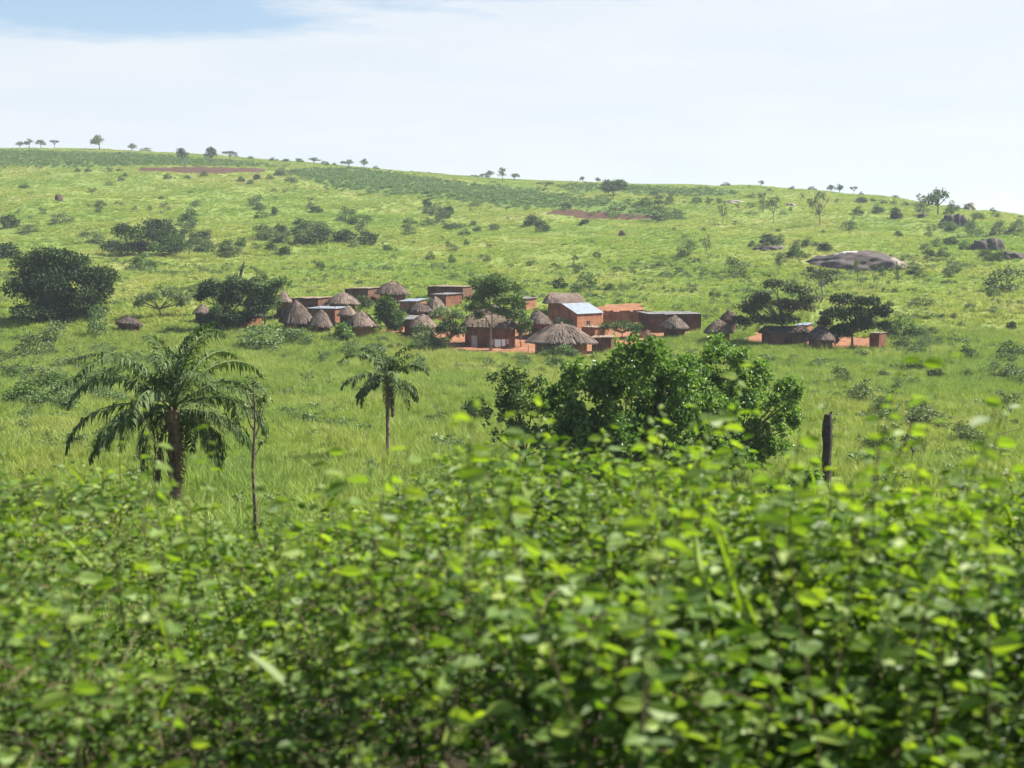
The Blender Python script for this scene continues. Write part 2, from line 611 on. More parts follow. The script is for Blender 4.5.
EARTH = [poly_world(p) for p in (
    [(372, 334), (400, 339), (424, 348), (470, 355), (540, 356), (600, 359), (640, 343), (700, 336), (700, 327), (650, 321), (642, 303), (606, 305), (560, 318), (500, 325), (440, 328), (400, 325)],
    [(742, 340), (760, 345), (800, 347), (832, 351), (884, 351), (890, 346), (872, 338), (836, 335), (812, 331), (760, 331)],
)]
TILLED = [poly_world(p) for p in (
    [(135, 171.5), (180, 173.5), (215, 174.5), (262, 172.5), (275, 170), (255, 168), (200, 167), (140, 168.5)],
    [(545, 213), (580, 218), (625, 221), (672, 219), (640, 214.5), (600, 211.5), (560, 209)],
)]
FIELD = [poly_world(p) for p in (
    [(288, 171), (330, 169), (380, 171.5), (440, 180), (520, 190), (600, 200), (660, 212), (690, 220), (640, 216), (585, 211), (530, 209), (470, 203), (420, 196), (360, 192), (320, 184), (300, 178)],
    [(-20, 165), (60, 169), (130, 166), (200, 166), (255, 166), (285, 168), (255, 163.5), (150, 156), (60, 152.5), (-20, 151)],
    [(560, 190), (640, 193), (720, 197), (740, 194), (640, 187), (560, 186)],
)]


def zones(x, y):
    e = np.zeros(np.shape(x))
    for P in EARTH:
        e = np.maximum(e, inside(P, x, y))
    f = np.zeros(np.shape(x))
    for P in FIELD:
        f = np.maximum(f, inside(P, x, y))
    t = np.zeros(np.shape(x))
    for P in TILLED:
        t = np.maximum(t, inside(P, x, y))
    return e, f, t


# the ground: one sheet
ys = np.concatenate((np.linspace(-300, 0, 12)[:-1], np.linspace(0, 60, 70)[:-1], np.geomspace(60, 1000, 430)[:-1], np.geomspace(1000, 2700, 25)))
s = np.linspace(-1, 1, 521)
us = 1.3 * np.sign(s) * (0.45 * np.abs(s) + 0.55 * np.abs(s) ** 3)
GX = us[None, :] * (np.abs(ys[:, None]) + 40)
GY = np.repeat(ys[:, None], len(us), 1)
GZ = H(GX, GY)
ny, nx = GX.shape
ii = np.arange(ny * nx).reshape(ny, nx)
quads = np.stack((ii[:-1, :-1], ii[:-1, 1:], ii[1:, 1:], ii[1:, :-1]), -1).reshape(-1, 4)
gb = MB()
gb.add(np.stack((GX, GY, GZ), -1).reshape(-1, 3), quads)
ground = gb.build('ground', M['ground'], smooth=True)
tag(ground, kind='structure')
ze, zf_, zt = zones(GX.ravel(), GY.ravel())
ca = ground.data.attributes.new('zone', 'FLOAT_COLOR', 'POINT')
ca.data.foreach_set('color', np.stack((ze, zf_, zt, 1.0 - np.interp(GY.ravel(), [-3, -1, 18, 25], [0, 1, 1, 0])), -1).astype(np.float32).ravel())  # low alpha marks the ground round the hedge coloured as shade

# haze: the clear but slightly milky air over the valley
hz = MB()
hz.box((0, 1250, 22), (8000, 3300, 196))
ht = NT('haze_air')
pv = ht.node('ShaderNodeVolumePrincipled')
pv.inputs['Color'].default_value = (0.80, 0.90, 1.0, 1)
pv.inputs['Density'].default_value = 0.00017
pv.inputs['Anisotropy'].default_value = 0.2
ht.l.new(pv.outputs[0], ht.out.inputs['Volume'])
haze = hz.build('haze', ht.m)
tag(haze, 'thin bright haze in the air over the valley', kind='stuff')
# ------------------------------------------------------------------ vegetation makers


def unit(v):
    return v / np.maximum(np.linalg.norm(v, axis=-1, keepdims=True), 1e-9)


def leaves(mb, C, axis, size, rng, aspect=0.5, six=False, fold=0.18, rnd=None, up=0.35):
    """one small face (or a folded pair) per leaf: C centres, axis direction of the leaf"""
    n = len(C)
    A = unit(axis)
    R = unit(rng.normal(size=(n, 3))) + np.array([0, 0, up])
    S = unit(np.cross(A, R))
    N = np.cross(S, A)
    N = np.where(N[:, 2:3] < 0, -N, N)
    S = np.cross(A, N)
    L = np.asarray(size).reshape(-1, 1) * np.ones((n, 1))
    W = L * aspect * 0.5
    if rnd is None:
        rnd = rng.random(n)
    if not six:
        V = np.stack((C - A * L * 0.5, C + S * W + N * L * fold * 0.5, C + A * L * 0.5, C - S * W + N * L * fold * 0.5), 1)
        mb.add(V.reshape(-1, 3), np.arange(4 * n).reshape(n, 4), np.repeat(rnd, 4))
    else:
        b = C - A * L * 0.5
        V = np.stack((b, b + A * L * 0.28 + S * W * 0.95 + N * L * fold, b + A * L * 0.66 + S * W * 0.8 + N * L * fold * 0.9, b + A * L - N * L * 0.06,
                      b + A * L * 0.66 - S * W * 0.8 + N * L * fold * 0.9, b + A * L * 0.28 - S * W * 0.95 + N * L * fold), 1)
        k = 6 * np.arange(n)[:, None]
        f = np.concatenate((k + np.array([[0, 1, 2, 3]]), k + np.array([[0, 3, 4, 5]])), 0)
        mb.add(V.reshape(-1, 3), f, np.repeat(rnd, 6))


def crown(mb, lobes, n, size, rng, shell=0.55, aspect=0.6, six=False, droop=0.1):
    """leaves spread through ragged lobes; lobes: (x, y, z, rx, ry, rz)"""
    lb = np.array(lobes, float)
    w = (lb[:, 3] * lb[:, 5]) ** 1.0
    k = rng.choice(len(lb), n, p=w / w.sum())
    d = unit(rng.normal(size=(n, 3)))
    d[:, 2] = np.where((d[:, 2] < -0.3) & (rng.random(n) < 0.6), -d[:, 2], d[:, 2])
    r = shell + (1 - shell) * rng.random(n) ** 0.7
    bump = 1 + 0.22 * np.sin(d[:, 0] * 7 + k * 1.7) * np.sin(d[:, 2] * 6 + k) + 0.12 * np.sin(d[:, 1] * 11 + k)
    C = lb[k, :3] + d * lb[k, 3:] * (r * bump)[:, None] + rng.normal(size=(n, 3)) * size * 0.35
    ax = d * 0.7 + rng.normal(size=(n, 3)) * 0.7
    ax[:, 2] -= droop
    # a colour of its own for each bough, varied leaf by leaf
    bough = rng.random(len(lb))
    rn = np.clip(0.5 * bough[k] + 0.5 * rng.random(n), 0, 1)
    leaves(mb, C, ax, size * (0.6 + 0.8 * rng.random(n)), rng, aspect, six, rnd=rn)


def limbs(mb, base_r, lobes, fork, rng, sides=6, lean=(0, 0), n_max=14, r_tip=0.25):
    """a tapered trunk to the fork and boughs into the lobes"""
    f = Vector(fork)
    pts = [Vector((0, 0, -0.02 * f.z - base_r * 0.4))]
    for i in range(1, 5):
        t = i / 4
        pts.append(Vector((f.x * t + rng.normal() * base_r * 0.25, f.y * t + rng.normal() * base_r * 0.25, f.z * t)))
    mb.tube(pts, [base_r * (1.25 if i == 0 else 1 - 0.10 * i) for i in range(5)], sides)
    order = list(range(len(lobes)))
    rng.shuffle(order)
    for i in order[:n_max]:
        l = lobes[i]
        e = Vector(l[:3])
        mid = pts[-1].lerp(e, 0.5) + Vector((rng.normal(), rng.normal(), rng.normal() * 0.5)) * base_r * 1.2
        mid.z += 0.06 * (e - f).length
        mb.tube([pts[-1], mid, e], [base_r * 0.55, base_r * 0.36, base_r * r_tip * 0.5], 5)


def round_lobes(rng, n, spread=0.5, zc=0.62, zr=0.30, r=(0.16, 0.28)):
    """lobes filling a crown of unit width and height"""
    L = []
    for i in range(n):
        a = rng.random() * 2 * math.pi
        q = math.sqrt((i + 0.5) / n)
        rr = r[0] + (r[1] - r[0]) * rng.random()
        zz = zc + zr * (1 - q * q) * (0.4 + 0.6 * rng.random()) - (0.22 * rng.random() * q)
        L.append((math.cos(a) * q * (spread - rr * 0.7), math.sin(a) * q * (spread - rr * 0.7), zz, rr, rr, rr * (0.7 + 0.3 * rng.random())))
    return L


PROTO = {}


def proto(kind, v):
    """unit-sized plant meshes (1 m wide, 1 m tall), shared by all copies: (crown, trunk or None)"""
    key = (kind, v)
    if key in PROTO:
        return PROTO[key]
    rng = np.random.default_rng(abs(hash(kind)) % 1000 + v if False else sum(map(ord, kind)) * 13 + v)
    c, t = MB(), MB()
    if kind == 'bush':
        L = round_lobes(rng, 9, 0.5, 0.36, 0.36, (0.18, 0.27))
        L += [(math.cos(a) * .3, math.sin(a) * .3, 0.18, .2, .2, .2) for a in rng.random(5) * 6.28]
        crown(c, L, 1000, 0.085, rng, 0.5)
        mat, t = M['dark_leaf'], None
    elif kind == 'midbush':
        L = round_lobes(rng, 8, 0.5, 0.34, 0.38, (0.16, 0.27))
        L += [(math.cos(a) * .3, math.sin(a) * .3, 0.16, .2, .2, .18) for a in rng.random(5) * 6.28]
        crown(c, L, 950, 0.08, rng, 0.4)
        mat, t = M['mid_leaf'], None
    elif kind == 'scrub':
        L = round_lobes(rng, 7, 0.5, 0.34, 0.42, (0.14, 0.25))
        L += [(math.cos(a) * .32, math.sin(a) * .32, 0.15, .17, .17, .16) for a in rng.random(4) * 6.28]
        crown(c, L, 800, 0.07, rng, 0.25)
        for i in range(7):
            l = L[i]
            c.tube([(0, 0, 0), (l[0] * .5, l[1] * .5, l[2] * .6), l[:3]], [.014, .010, .005], 4, 0.1)
        mat, t = M['scrub_leaf'], None
    elif kind == 'pale':
        L = round_lobes(rng, 8, 0.5, 0.36, 0.42, (0.14, 0.24))
        L += [(math.cos(a) * .3, math.sin(a) * .3, 0.16, .2, .2, .18) for a in rng.random(5) * 6.28]
        crown(c, L, 900, 0.07, rng, 0.3)
        mat, t = M['pale_leaf'], None
    elif kind == 'tree':
        L = round_lobes(rng, 11, 0.5, 0.60, 0.32, (0.14, 0.22))
        crown(c, L, 560, 0.085, rng, 0.45)
        limbs(t, 0.04, L, (rng.normal() * .04, 0, 0.36), rng)
        mat = M['mid_leaf']
    elif kind == 'darktree':
        L = round_lobes(rng, 12, 0.5, 0.56, 0.34, (0.15, 0.24))
        crown(c, L, 640, 0.09, rng, 0.5)
        limbs(t, 0.045, L, (rng.normal() * .04, 0, 0.3), rng)
        mat = M['dark_leaf']
    elif kind == 'flat':
        L = [(math.cos(a) * q * 0.38, math.sin(a) * q * 0.38, 0.80 + 0.1 * rng.random() - 0.12 * q, 0.18, 0.18, 0.09) for a, q in zip(rng.random(10) * 6.28, np.sqrt(rng.random(10)))]
        crown(c, L, 420, 0.085, rng, 0.4)
        limbs(t, 0.03, L, (rng.normal() * .06, 0, 0.42), rng)
        mat = M['olive_leaf']
    elif kind == 'sapling':
        L = [(rng.normal() * .2, rng.normal() * .2, 0.45 + .45 * rng.random(), .13, .13, .10) for i in range(9)]
        crown(c, L, 260, 0.085, rng, 0.25)
        limbs(t, 0.025, L, (rng.normal() * .05, 0, 0.38), rng)
        mat = M['scrub_leaf']
    elif kind == 'broad':                      # light leafy weed clump
        L = [(rng.normal() * .22, rng.normal() * .22, .15 + .6 * rng.random(), .2, .2, .16) for i in range(7)]
        crown(c, L, 150, 0.16, rng, 0.3)
        mat, t = M['pale_leaf'], None
    PROTO[key] = (c.mesh(kind + '_crown', mat), t.mesh(kind + '_trunk', M['bark']) if t else None)
    return PROTO[key]


rs = random.Random(5)
NV = {'bush': 4, 'midbush': 4, 'scrub': 5, 'pale': 3, 'tree': 4, 'darktree': 3, 'flat': 3, 'sapling': 4, 'broad': 3}


def plant(kind, px, base, w, h, label, group=None, name=None, cat=None, v=None, parts=None):
    p = at(px, base)
    if name and name.startswith('skyline'):
        # stands on the crest of the ridge when its foot is close to it
        a = (px - 512) / F
        zz = H(_YS * a / CA, _YS) / _YS
        k = int(np.argmax(np.where(_YS > 380, zz, -9)))
        row = 384 - F * (zz[k] * CA + SA) / (CA - zz[k] * SA)
        if base - row < 3.6:
            Y = _YS[k] * 0.99
            p = Vector((Y * a / CA, Y, float(H(Y * a / CA, Y))))
    m = mpp(p)
    c, t = proto(kind, rs.randrange(NV[kind]) if v is None else v)
    name = name or {'bush': 'dark_bush', 'midbush': 'green_bush', 'scrub': 'scrub_bush', 'pale': 'pale_bush', 'tree': 'hill_tree', 'darktree': 'dark_tree', 'flat': 'flat_topped_tree', 'sapling': 'sapling'}[kind]
    cat = cat or ('tree' if t else 'bush')
    W, Hh = w * m * 1.22, h * m * (1.22 if base > 205 else 1.12) + 0.35
    sc = (W, W, Hh)
    rz = rs.random() * 6.28
    if t is None:
        o = link(name, c, None, (p.x, p.y, p.z - 0.03 * Hh), rz, sc)
    else:
        o = empty(name, (p.x, p.y, p.z - 0.02 * Hh), rz, sc)
        link('crown', c, o)
        link('trunk', t, o)
    tag(o, label, cat, group)
    return o


# ------------------------------------------------------------------ stuff: grass, weeds, crop (instanced, uncountable)


def scatter(name, label, pts, scales, rots, protos):
    src = bpy.data.collections.new(name + '_source')
    for i, me in enumerate(protos):
        src.objects.link(bpy.data.objects.new(name + '_tuft', me))
    me = bpy.data.meshes.new(name)
    me.vertices.add(len(pts))
    me.vertices.foreach_set('co', np.asarray(pts, np.float32).ravel())
    a = me.attributes.new('tuft_scale', 'FLOAT_VECTOR', 'POINT')
    a.data.foreach_set('vector', np.asarray(scales, np.float32).ravel())
    a = me.attributes.new('tuft_rot', 'FLOAT_VECTOR', 'POINT')
    a.data.foreach_set('vector', np.asarray(rots, np.float32).ravel())
    me.update()
    o = link(name, me)
    ng = bpy.data.node_groups.new(name, 'GeometryNodeTree')
    ng.interface.new_socket('Geometry', in_out='INPUT', socket_type='NodeSocketGeometry')
    ng.interface.new_socket('Geometry', in_out='OUTPUT', socket_type='NodeSocketGeometry')
    n, l = ng.nodes, ng.links
    gi, go = n.new('NodeGroupInput'), n.new('NodeGroupOutput')
    ci = n.new('GeometryNodeCollectionInfo')
    ci.inputs['Collection'].default_value = src
    ci.inputs['Separate Children'].default_value = True
    ci.inputs['Reset Children'].default_value = True
    ip = n.new('GeometryNodeInstanceOnPoints')
    ip.inputs['Pick Instance'].default_value = True
    rv = n.new('FunctionNodeRandomValue')
    rv.data_type = 'INT'
    for s_ in rv.inputs:
        if s_.type == 'INT' and s_.name == 'Max' and s_.enabled:
            s_.default_value = len(protos) - 1
        if s_.type == 'INT' and s_.name == 'Min' and s_.enabled:
            s_.default_value = 0
    na = n.new('GeometryNodeInputNamedAttribute')
    na.data_type = 'FLOAT_VECTOR'
    na.inputs['Name'].default_value = 'tuft_scale'
    nr = n.new('GeometryNodeInputNamedAttribute')
    nr.data_type = 'FLOAT_VECTOR'
    nr.inputs['Name'].default_value = 'tuft_rot'
    l.new(gi.outputs[0], ip.inputs['Points'])
    l.new(ci.outputs[0], ip.inputs['Instance'])
    l.new([s_ for s_ in rv.outputs if s_.enabled][0], ip.inputs['Instance Index'])
    l.new(na.outputs[0], ip.inputs['Scale'])
    l.new(nr.outputs[0], ip.inputs['Rotation'])
    l.new(ip.outputs[0], go.inputs[0])
    md = o.modifiers.new('scatter', 'NODES')
    md.node_group = ng
    tag(o, label, kind='stuff')
    return o


def tuft_mesh(seed, n, width, lean, radius):
    rng = np.random.default_rng(seed)
    mb = MB()
    a = rng.random(n) * 6.283
    q = np.sqrt(rng.random(n)) * radius
    b = np.column_stack((np.cos(a) * q, np.sin(a) * q, np.full(n, -0.05)))
    hgt = 0.55 + 0.45 * rng.random(n)
    ld = np.column_stack((np.cos(a + rng.normal(size=n) * .6), np.sin(a + rng.normal(size=n) * .6), np.zeros(n)))
    ln = (lean * (0.4 + rng.random(n)))[:, None]
    mid = b + np.column_stack((np.zeros(n), np.zeros(n), hgt * 0.55)) + ld * ln * 0.3
    tip = b + np.column_stack((np.zeros(n), np.zeros(n), hgt)) + ld * ln
    t = rng.random(n) * 6.283
    sd_ = np.column_stack((np.cos(t), np.sin(t), np.zeros(n))) * width
    V = np.stack((b - sd_, b + sd_, mid + sd_ * .8, mid - sd_ * .8, tip), 1)
    k = 5 * np.arange(n)[:, None]
    rn = np.repeat(rng.random(n), 5)
    mb.add(V.reshape(-1, 3), k + np.array([[0, 1, 2, 3]]), rn)
    mb.f.append(k + np.array([[3, 2, 4]]))
    return mb.mesh('grass_tuft', M['grass'])


def clump_noise(x, y):
    return (np.sin(x * 0.21 + 2 * np.sin(y * 0.09)) * np.sin(y * 0.17 + 1.5 * np.sin(x * 0.07)) + 0.5 * np.sin(x * 0.63 + y * 0.41))


ROCKS = []                                     # (x, y, rx, ry) kept free of grass


def field_points(rng, n, y0, y1, half=0.47, bare=True, margin=6.0, power=1.0):
    Y = np.sqrt(y0**2 + (y1**2 - y0**2) * rng.random(n) ** power)
    X = (rng.random(n) * 2 - 1) * (half * Y + margin)
    e, f, t = zones(X, Y)
    keep = (e < .5) & (t < .5)
    for (cx, cy, rx, ry) in ROCKS:
        keep &= ((X - cx) / rx) ** 2 + ((Y - cy) / ry) ** 2 > 1
    keep &= Y < ridge_y(X, Y) + 25
    return X[keep], Y[keep], f[keep]


def grass_all():
    rng = np.random.default_rng(3)
    near = [tuft_mesh(i, 46, 0.016, 0.35, 0.34) for i in range(5)]
    X, Y, f = field_points(rng, 62000, 26, 210)
    cn = clump_noise(X, Y)
    Hs = (0.62 + 0.30 * cn + 0.55 * rng.random(len(X)) ** 1.5).clip(0.25, 1.7)
    Ws = Hs * (0.9 + 0.7 * rng.random(len(X)))
    scatter('grass', 'tall fresh savanna grass on the valley floor', np.column_stack((X, Y, H(X, Y))), np.column_stack((Ws, Ws, Hs)),
            np.column_stack((rng.normal(size=len(X)) * .1, rng.normal(size=len(X)) * .1, rng.random(len(X)) * 6.28)), near)
    X, Y, f = field_points(rng, 9000, 32, 230)
    k = clump_noise(X * 1.7 + 11, Y * 1.7 + 3) + rng.normal(size=len(X)) * .35 > 0.6
    X, Y = X[k], Y[k]
    Hs = 1.1 + 0.9 * rng.random(len(X))
    Ws = Hs * (0.5 + 0.4 * rng.random(len(X)))
    scatter('tall_grass', 'taller seeding grass clumps standing in the valley grass', np.column_stack((X, Y, H(X, Y))), np.column_stack((Ws, Ws, Hs)),
            np.column_stack((rng.normal(size=len(X)) * .1, rng.normal(size=len(X)) * .1, rng.random(len(X)) * 6.28)), near)
    far = [tuft_mesh(20 + i, 40, 0.030, 0.4, 0.45) for i in range(5)]
    X, Y, f = field_points(rng, 120000, 205, 900, power=1.35)
    k = f < 0.5
    X, Y = X[k], Y[k]
    cn = clump_noise(X * 0.5, Y * 0.5)
    Hs = (0.62 + 0.28 * cn + 0.3 * rng.random(len(X))).clip(0.3, 1.1) * np.interp(Y, [200, 800], [0.9, 0.9])
    Ws = Hs * (1.5 + 1.0 * rng.random(len(X)))
    scatter('hillside_grass', 'yellow-green grass covering the hillside', np.column_stack((X, Y, H(X, Y))), np.column_stack((Ws, Ws, Hs)),
            np.column_stack((rng.normal(size=len(X)) * .08, rng.normal(size=len(X)) * .08, rng.random(len(X)) * 6.28)), far)
    # leafy weeds among the grass
    X, Y, f = field_points(rng, 26000, 30, 330)
    cn = clump_noise(X * 0.8 + 30, Y * 0.8)
    k = cn + rng.normal(size=len(X)) * .5 > 0.35
    X, Y = X[k], Y[k]
    Hs = 0.40 + 0.9 * rng.random(len(X)) ** 2.5
    Ws = Hs * (1.0 + 0.8 * rng.random(len(X)))
    scatter('weeds', 'leafy weeds growing among the tall grass', np.column_stack((X, Y, H(X, Y))), np.column_stack((Ws, Ws, Hs)),
            np.column_stack((np.zeros(len(X)), np.zeros(len(X)), rng.random(len(X)) * 6.28)), [proto('broad', i)[0] for i in range(3)] + [proto('midbush', 0)[0], proto('scrub', 1)[0]])
    # small scrub, too many and too small to count
    X, Y, f = field_points(rng, 800, 240, 820)
    cn = clump_noise(X * 0.22 + 9, Y * 0.22 + 4)
    k = cn + rng.normal(size=len(X)) * .45 > 0.45
    X, Y = X[k], Y[k]
    Hs = 0.6 + 1.3 * rng.random(len(X)) ** 2
    Ws = Hs * (1.0 + 0.9 * rng.random(len(X)))
    scatter('undergrowth', 'tiny shrubs dotted over the grassy hillside', np.column_stack((X, Y, H(X, Y))), np.column_stack((Ws, Ws, Hs)),
            np.column_stack((np.zeros(len(X)), np.zeros(len(X)), rng.random(len(X)) * 6.28)), [proto('scrub', i)[0] for i in range(4)] + [proto('midbush', 1)[0]])
    # crop field
    P, rr = [], np.random.default_rng(9)
    for poly in FIELD:
        x0, y0 = poly.min(0)
        x1, y1 = poly.max(0)
        n = int(min((x1 - x0) * (y1 - y0) * 0.16, 30000))
        X = x0 + (x1 - x0) * rr.random(n)
        Yy = np.round((y0 + (y1 - y0) * rr.random(n)) / 4.0) * 4.0 + rr.normal(size=n) * .35 + X * 0.0
        k = inside(poly, X + rr.normal(size=n) * 5, Yy + rr.normal(size=n) * 7)
        P.append(np.column_stack((X[k], Yy[k])))
    P = np.concatenate(P)
    c = []
    for i in range(3):
        mb = MB()
        rg = np.random.default_rng(60 + i)
        L = [(rg.normal() * .25, rg.normal() * .25, .3 + .5 * rg.random(), .25, .25, .2) for q in range(6)]
        crown(mb, L, 70, 0.26, rg, 0.3)
        c.append(mb.mesh('crop_plant', M['crop_leaf']))
    Hs = 0.9 + 0.7 * rr.random(len(P))
    scatter('crop', 'dark green crop rows in the fields below the ridge', np.column_stack((P, H(P[:, 0], P[:, 1]))), np.column_stack((Hs * 1.6, Hs * 1.6, Hs)),
            np.column_stack((np.zeros(len(P)), np.zeros(len(P)), rr.random(len(P)) * 6.28)), c)
    return len(P)


# ------------------------------------------------------------------ rocks


def rock_mesh(name, mat, rx, ry, rz, rng, seed, flat=0.0, nu=48, nv=20, rough=0.16):
    mb = MB()
    th = np.linspace(0, 2 * math.pi, nu, endpoint=False)
    ph = np.linspace(-0.35, math.pi / 2, nv)
    T, Pp = np.meshgrid(th, ph)
    d = np.stack((np.cos(T) * np.cos(Pp), np.sin(T) * np.cos(Pp), np.sin(Pp)), -1)
    s = seed
    n = (np.sin(d[..., 0] * 3.1 + s) * np.sin(d[..., 1] * 2.7 + s * 2) + 0.6 * np.sin(d[..., 0] * 6.3 + 2 * s + d[..., 2] * 4) * np.sin(d[..., 1] * 7.1 + s)
         + 0.3 * np.sin(d[..., 0] * 15 + s) * np.sin(d[..., 1] * 13 + d[..., 2] * 11))
    d = d * (1 + rough * n)[..., None] * np.array([rx, ry, rz])
    V = d.reshape(-1, 3)
    i = np.arange(nu * nv).reshape(nv, nu)
    q = np.stack((i[:-1], np.roll(i[:-1], -1, 1), np.roll(i[1:], -1, 1), i[1:]), -1).reshape(-1, 4)
    mb.add(V, q)
    return mb.mesh(name, mat, True)


def rocks():
    rng = np.random.default_rng(4)
    p = at(866, 271)
    m = mpp(p)
    W = 58 * m
    ry = 12.0
    mat = granite('granite_dome', [(-3.0, -2.0, 5.4, 3.6, 7.0, 2.2, (0.42, 0.39, 0.36)), (8.3, -4, 1.6, 2.6, 4.0, 1.4, (0.22, 0.18, 0.155)), (-7.0, 0, 4.2, 2.0, 4.0, 1.0, (0.22, 0.18, 0.15))])
    o = link('granite_outcrop', rock_mesh('granite_outcrop', mat, W, ry, 4.1, rng, 1.3, nu=80, nv=30, rough=0.13), None, (p.x, p.y + ry * 0.8, float(H(p.x, p.y + ry * 0.8)) - 1.2), -0.12)
    tag(o, 'broad low dome of dark granite with a white patch on top', 'rock')
    ROCKS.append((p.x, p.y + ry * 0.8, W * 0.98, ry * 1.0))
    dm = granite('dark_granite', [])
    pm = granite('pale_granite', [(0, 0, 0, 30, 30, 30, (0.27, 0.24, 0.21))])
    for (px, b, w, h, rz, mt, lab) in (
            (923, 218, 9, 6, 0.2, dm, 'small brown boulder below the clump of ridge trees'),
            (952, 227, 24, 15, -0.5, dm, 'dark slanting boulder just under the right end of the ridge'),
            (987, 252, 36, 15, -0.4, dm, 'largest dark boulder, long and slanting, beside a speckled bush'),
            (1013, 259, 26, 9, 0.1, dm, 'flat dark boulder at the right edge of the slope'),
            (878, 271, 0, 0, 0, dm, ''),
            (735, 203, 24, 3, 0, pm, 'long pale rock sheet lying flat high on the hill'),
            (791, 206, 11, 3, 0, pm, 'short pale rock sheet on the upper slope below the ridge shrubs'),
            (770, 250, 30, 5, 0, dm, 'low grey rock slab half hidden by bushes beside the granite dome'),
            (896, 219, 11, 9, 0.3, dm, 'upright dark rock with a bush growing round it'),
            (970, 211, 15, 8, 0, pm, 'pale rounded rock on the skyline behind the ridge trees')):
        if not w:
            continue
        p = at(px, b)
        m = mpp(p)
        o = link('boulder', rock_mesh('boulder', mt, w * m * .5, max(w * m * .4, 1.0), h * m * 0.95, rng, px * 0.37, rough=0.24, nu=40, nv=18), None, (p.x, p.y + 1, p.z - 0.1 * h * m), rz)
        if 'slanting' in lab:
            o.rotation_euler = (0, 0.45, rz)
        tag(o, lab, 'rock')
        ROCKS.append((p.x, p.y + 1, w * m * .5, max(w * m * .4, 1.0)))
    p = at(58.5, 201)
    m = mpp(p)
    o = link('termite_mound', rock_mesh('termite_mound', M['mound'], 3.6 * m, 3.4 * m, 7.5 * m, rng, 2.0, nu=20, nv=12, rough=0.2), None, (p.x, p.y, p.z - 0.2))
    tag(o, 'small dark earthen mound alone on the upper left slope', 'mound')
    p = at(622, 236)
    m = mpp(p)
    o = link('termite_mound', rock_mesh('termite_mound', M['mound'], 4.0 * m, 3.4 * m, 5.5 * m, rng, 5.0, nu=20, nv=12, rough=0.25), None, (p.x, p.y, p.z - 0.2))
    tag(o, 'low dark earthen mound in the yellow grass below the red strip', 'mound')


# ------------------------------------------------------------------ plants on the hill


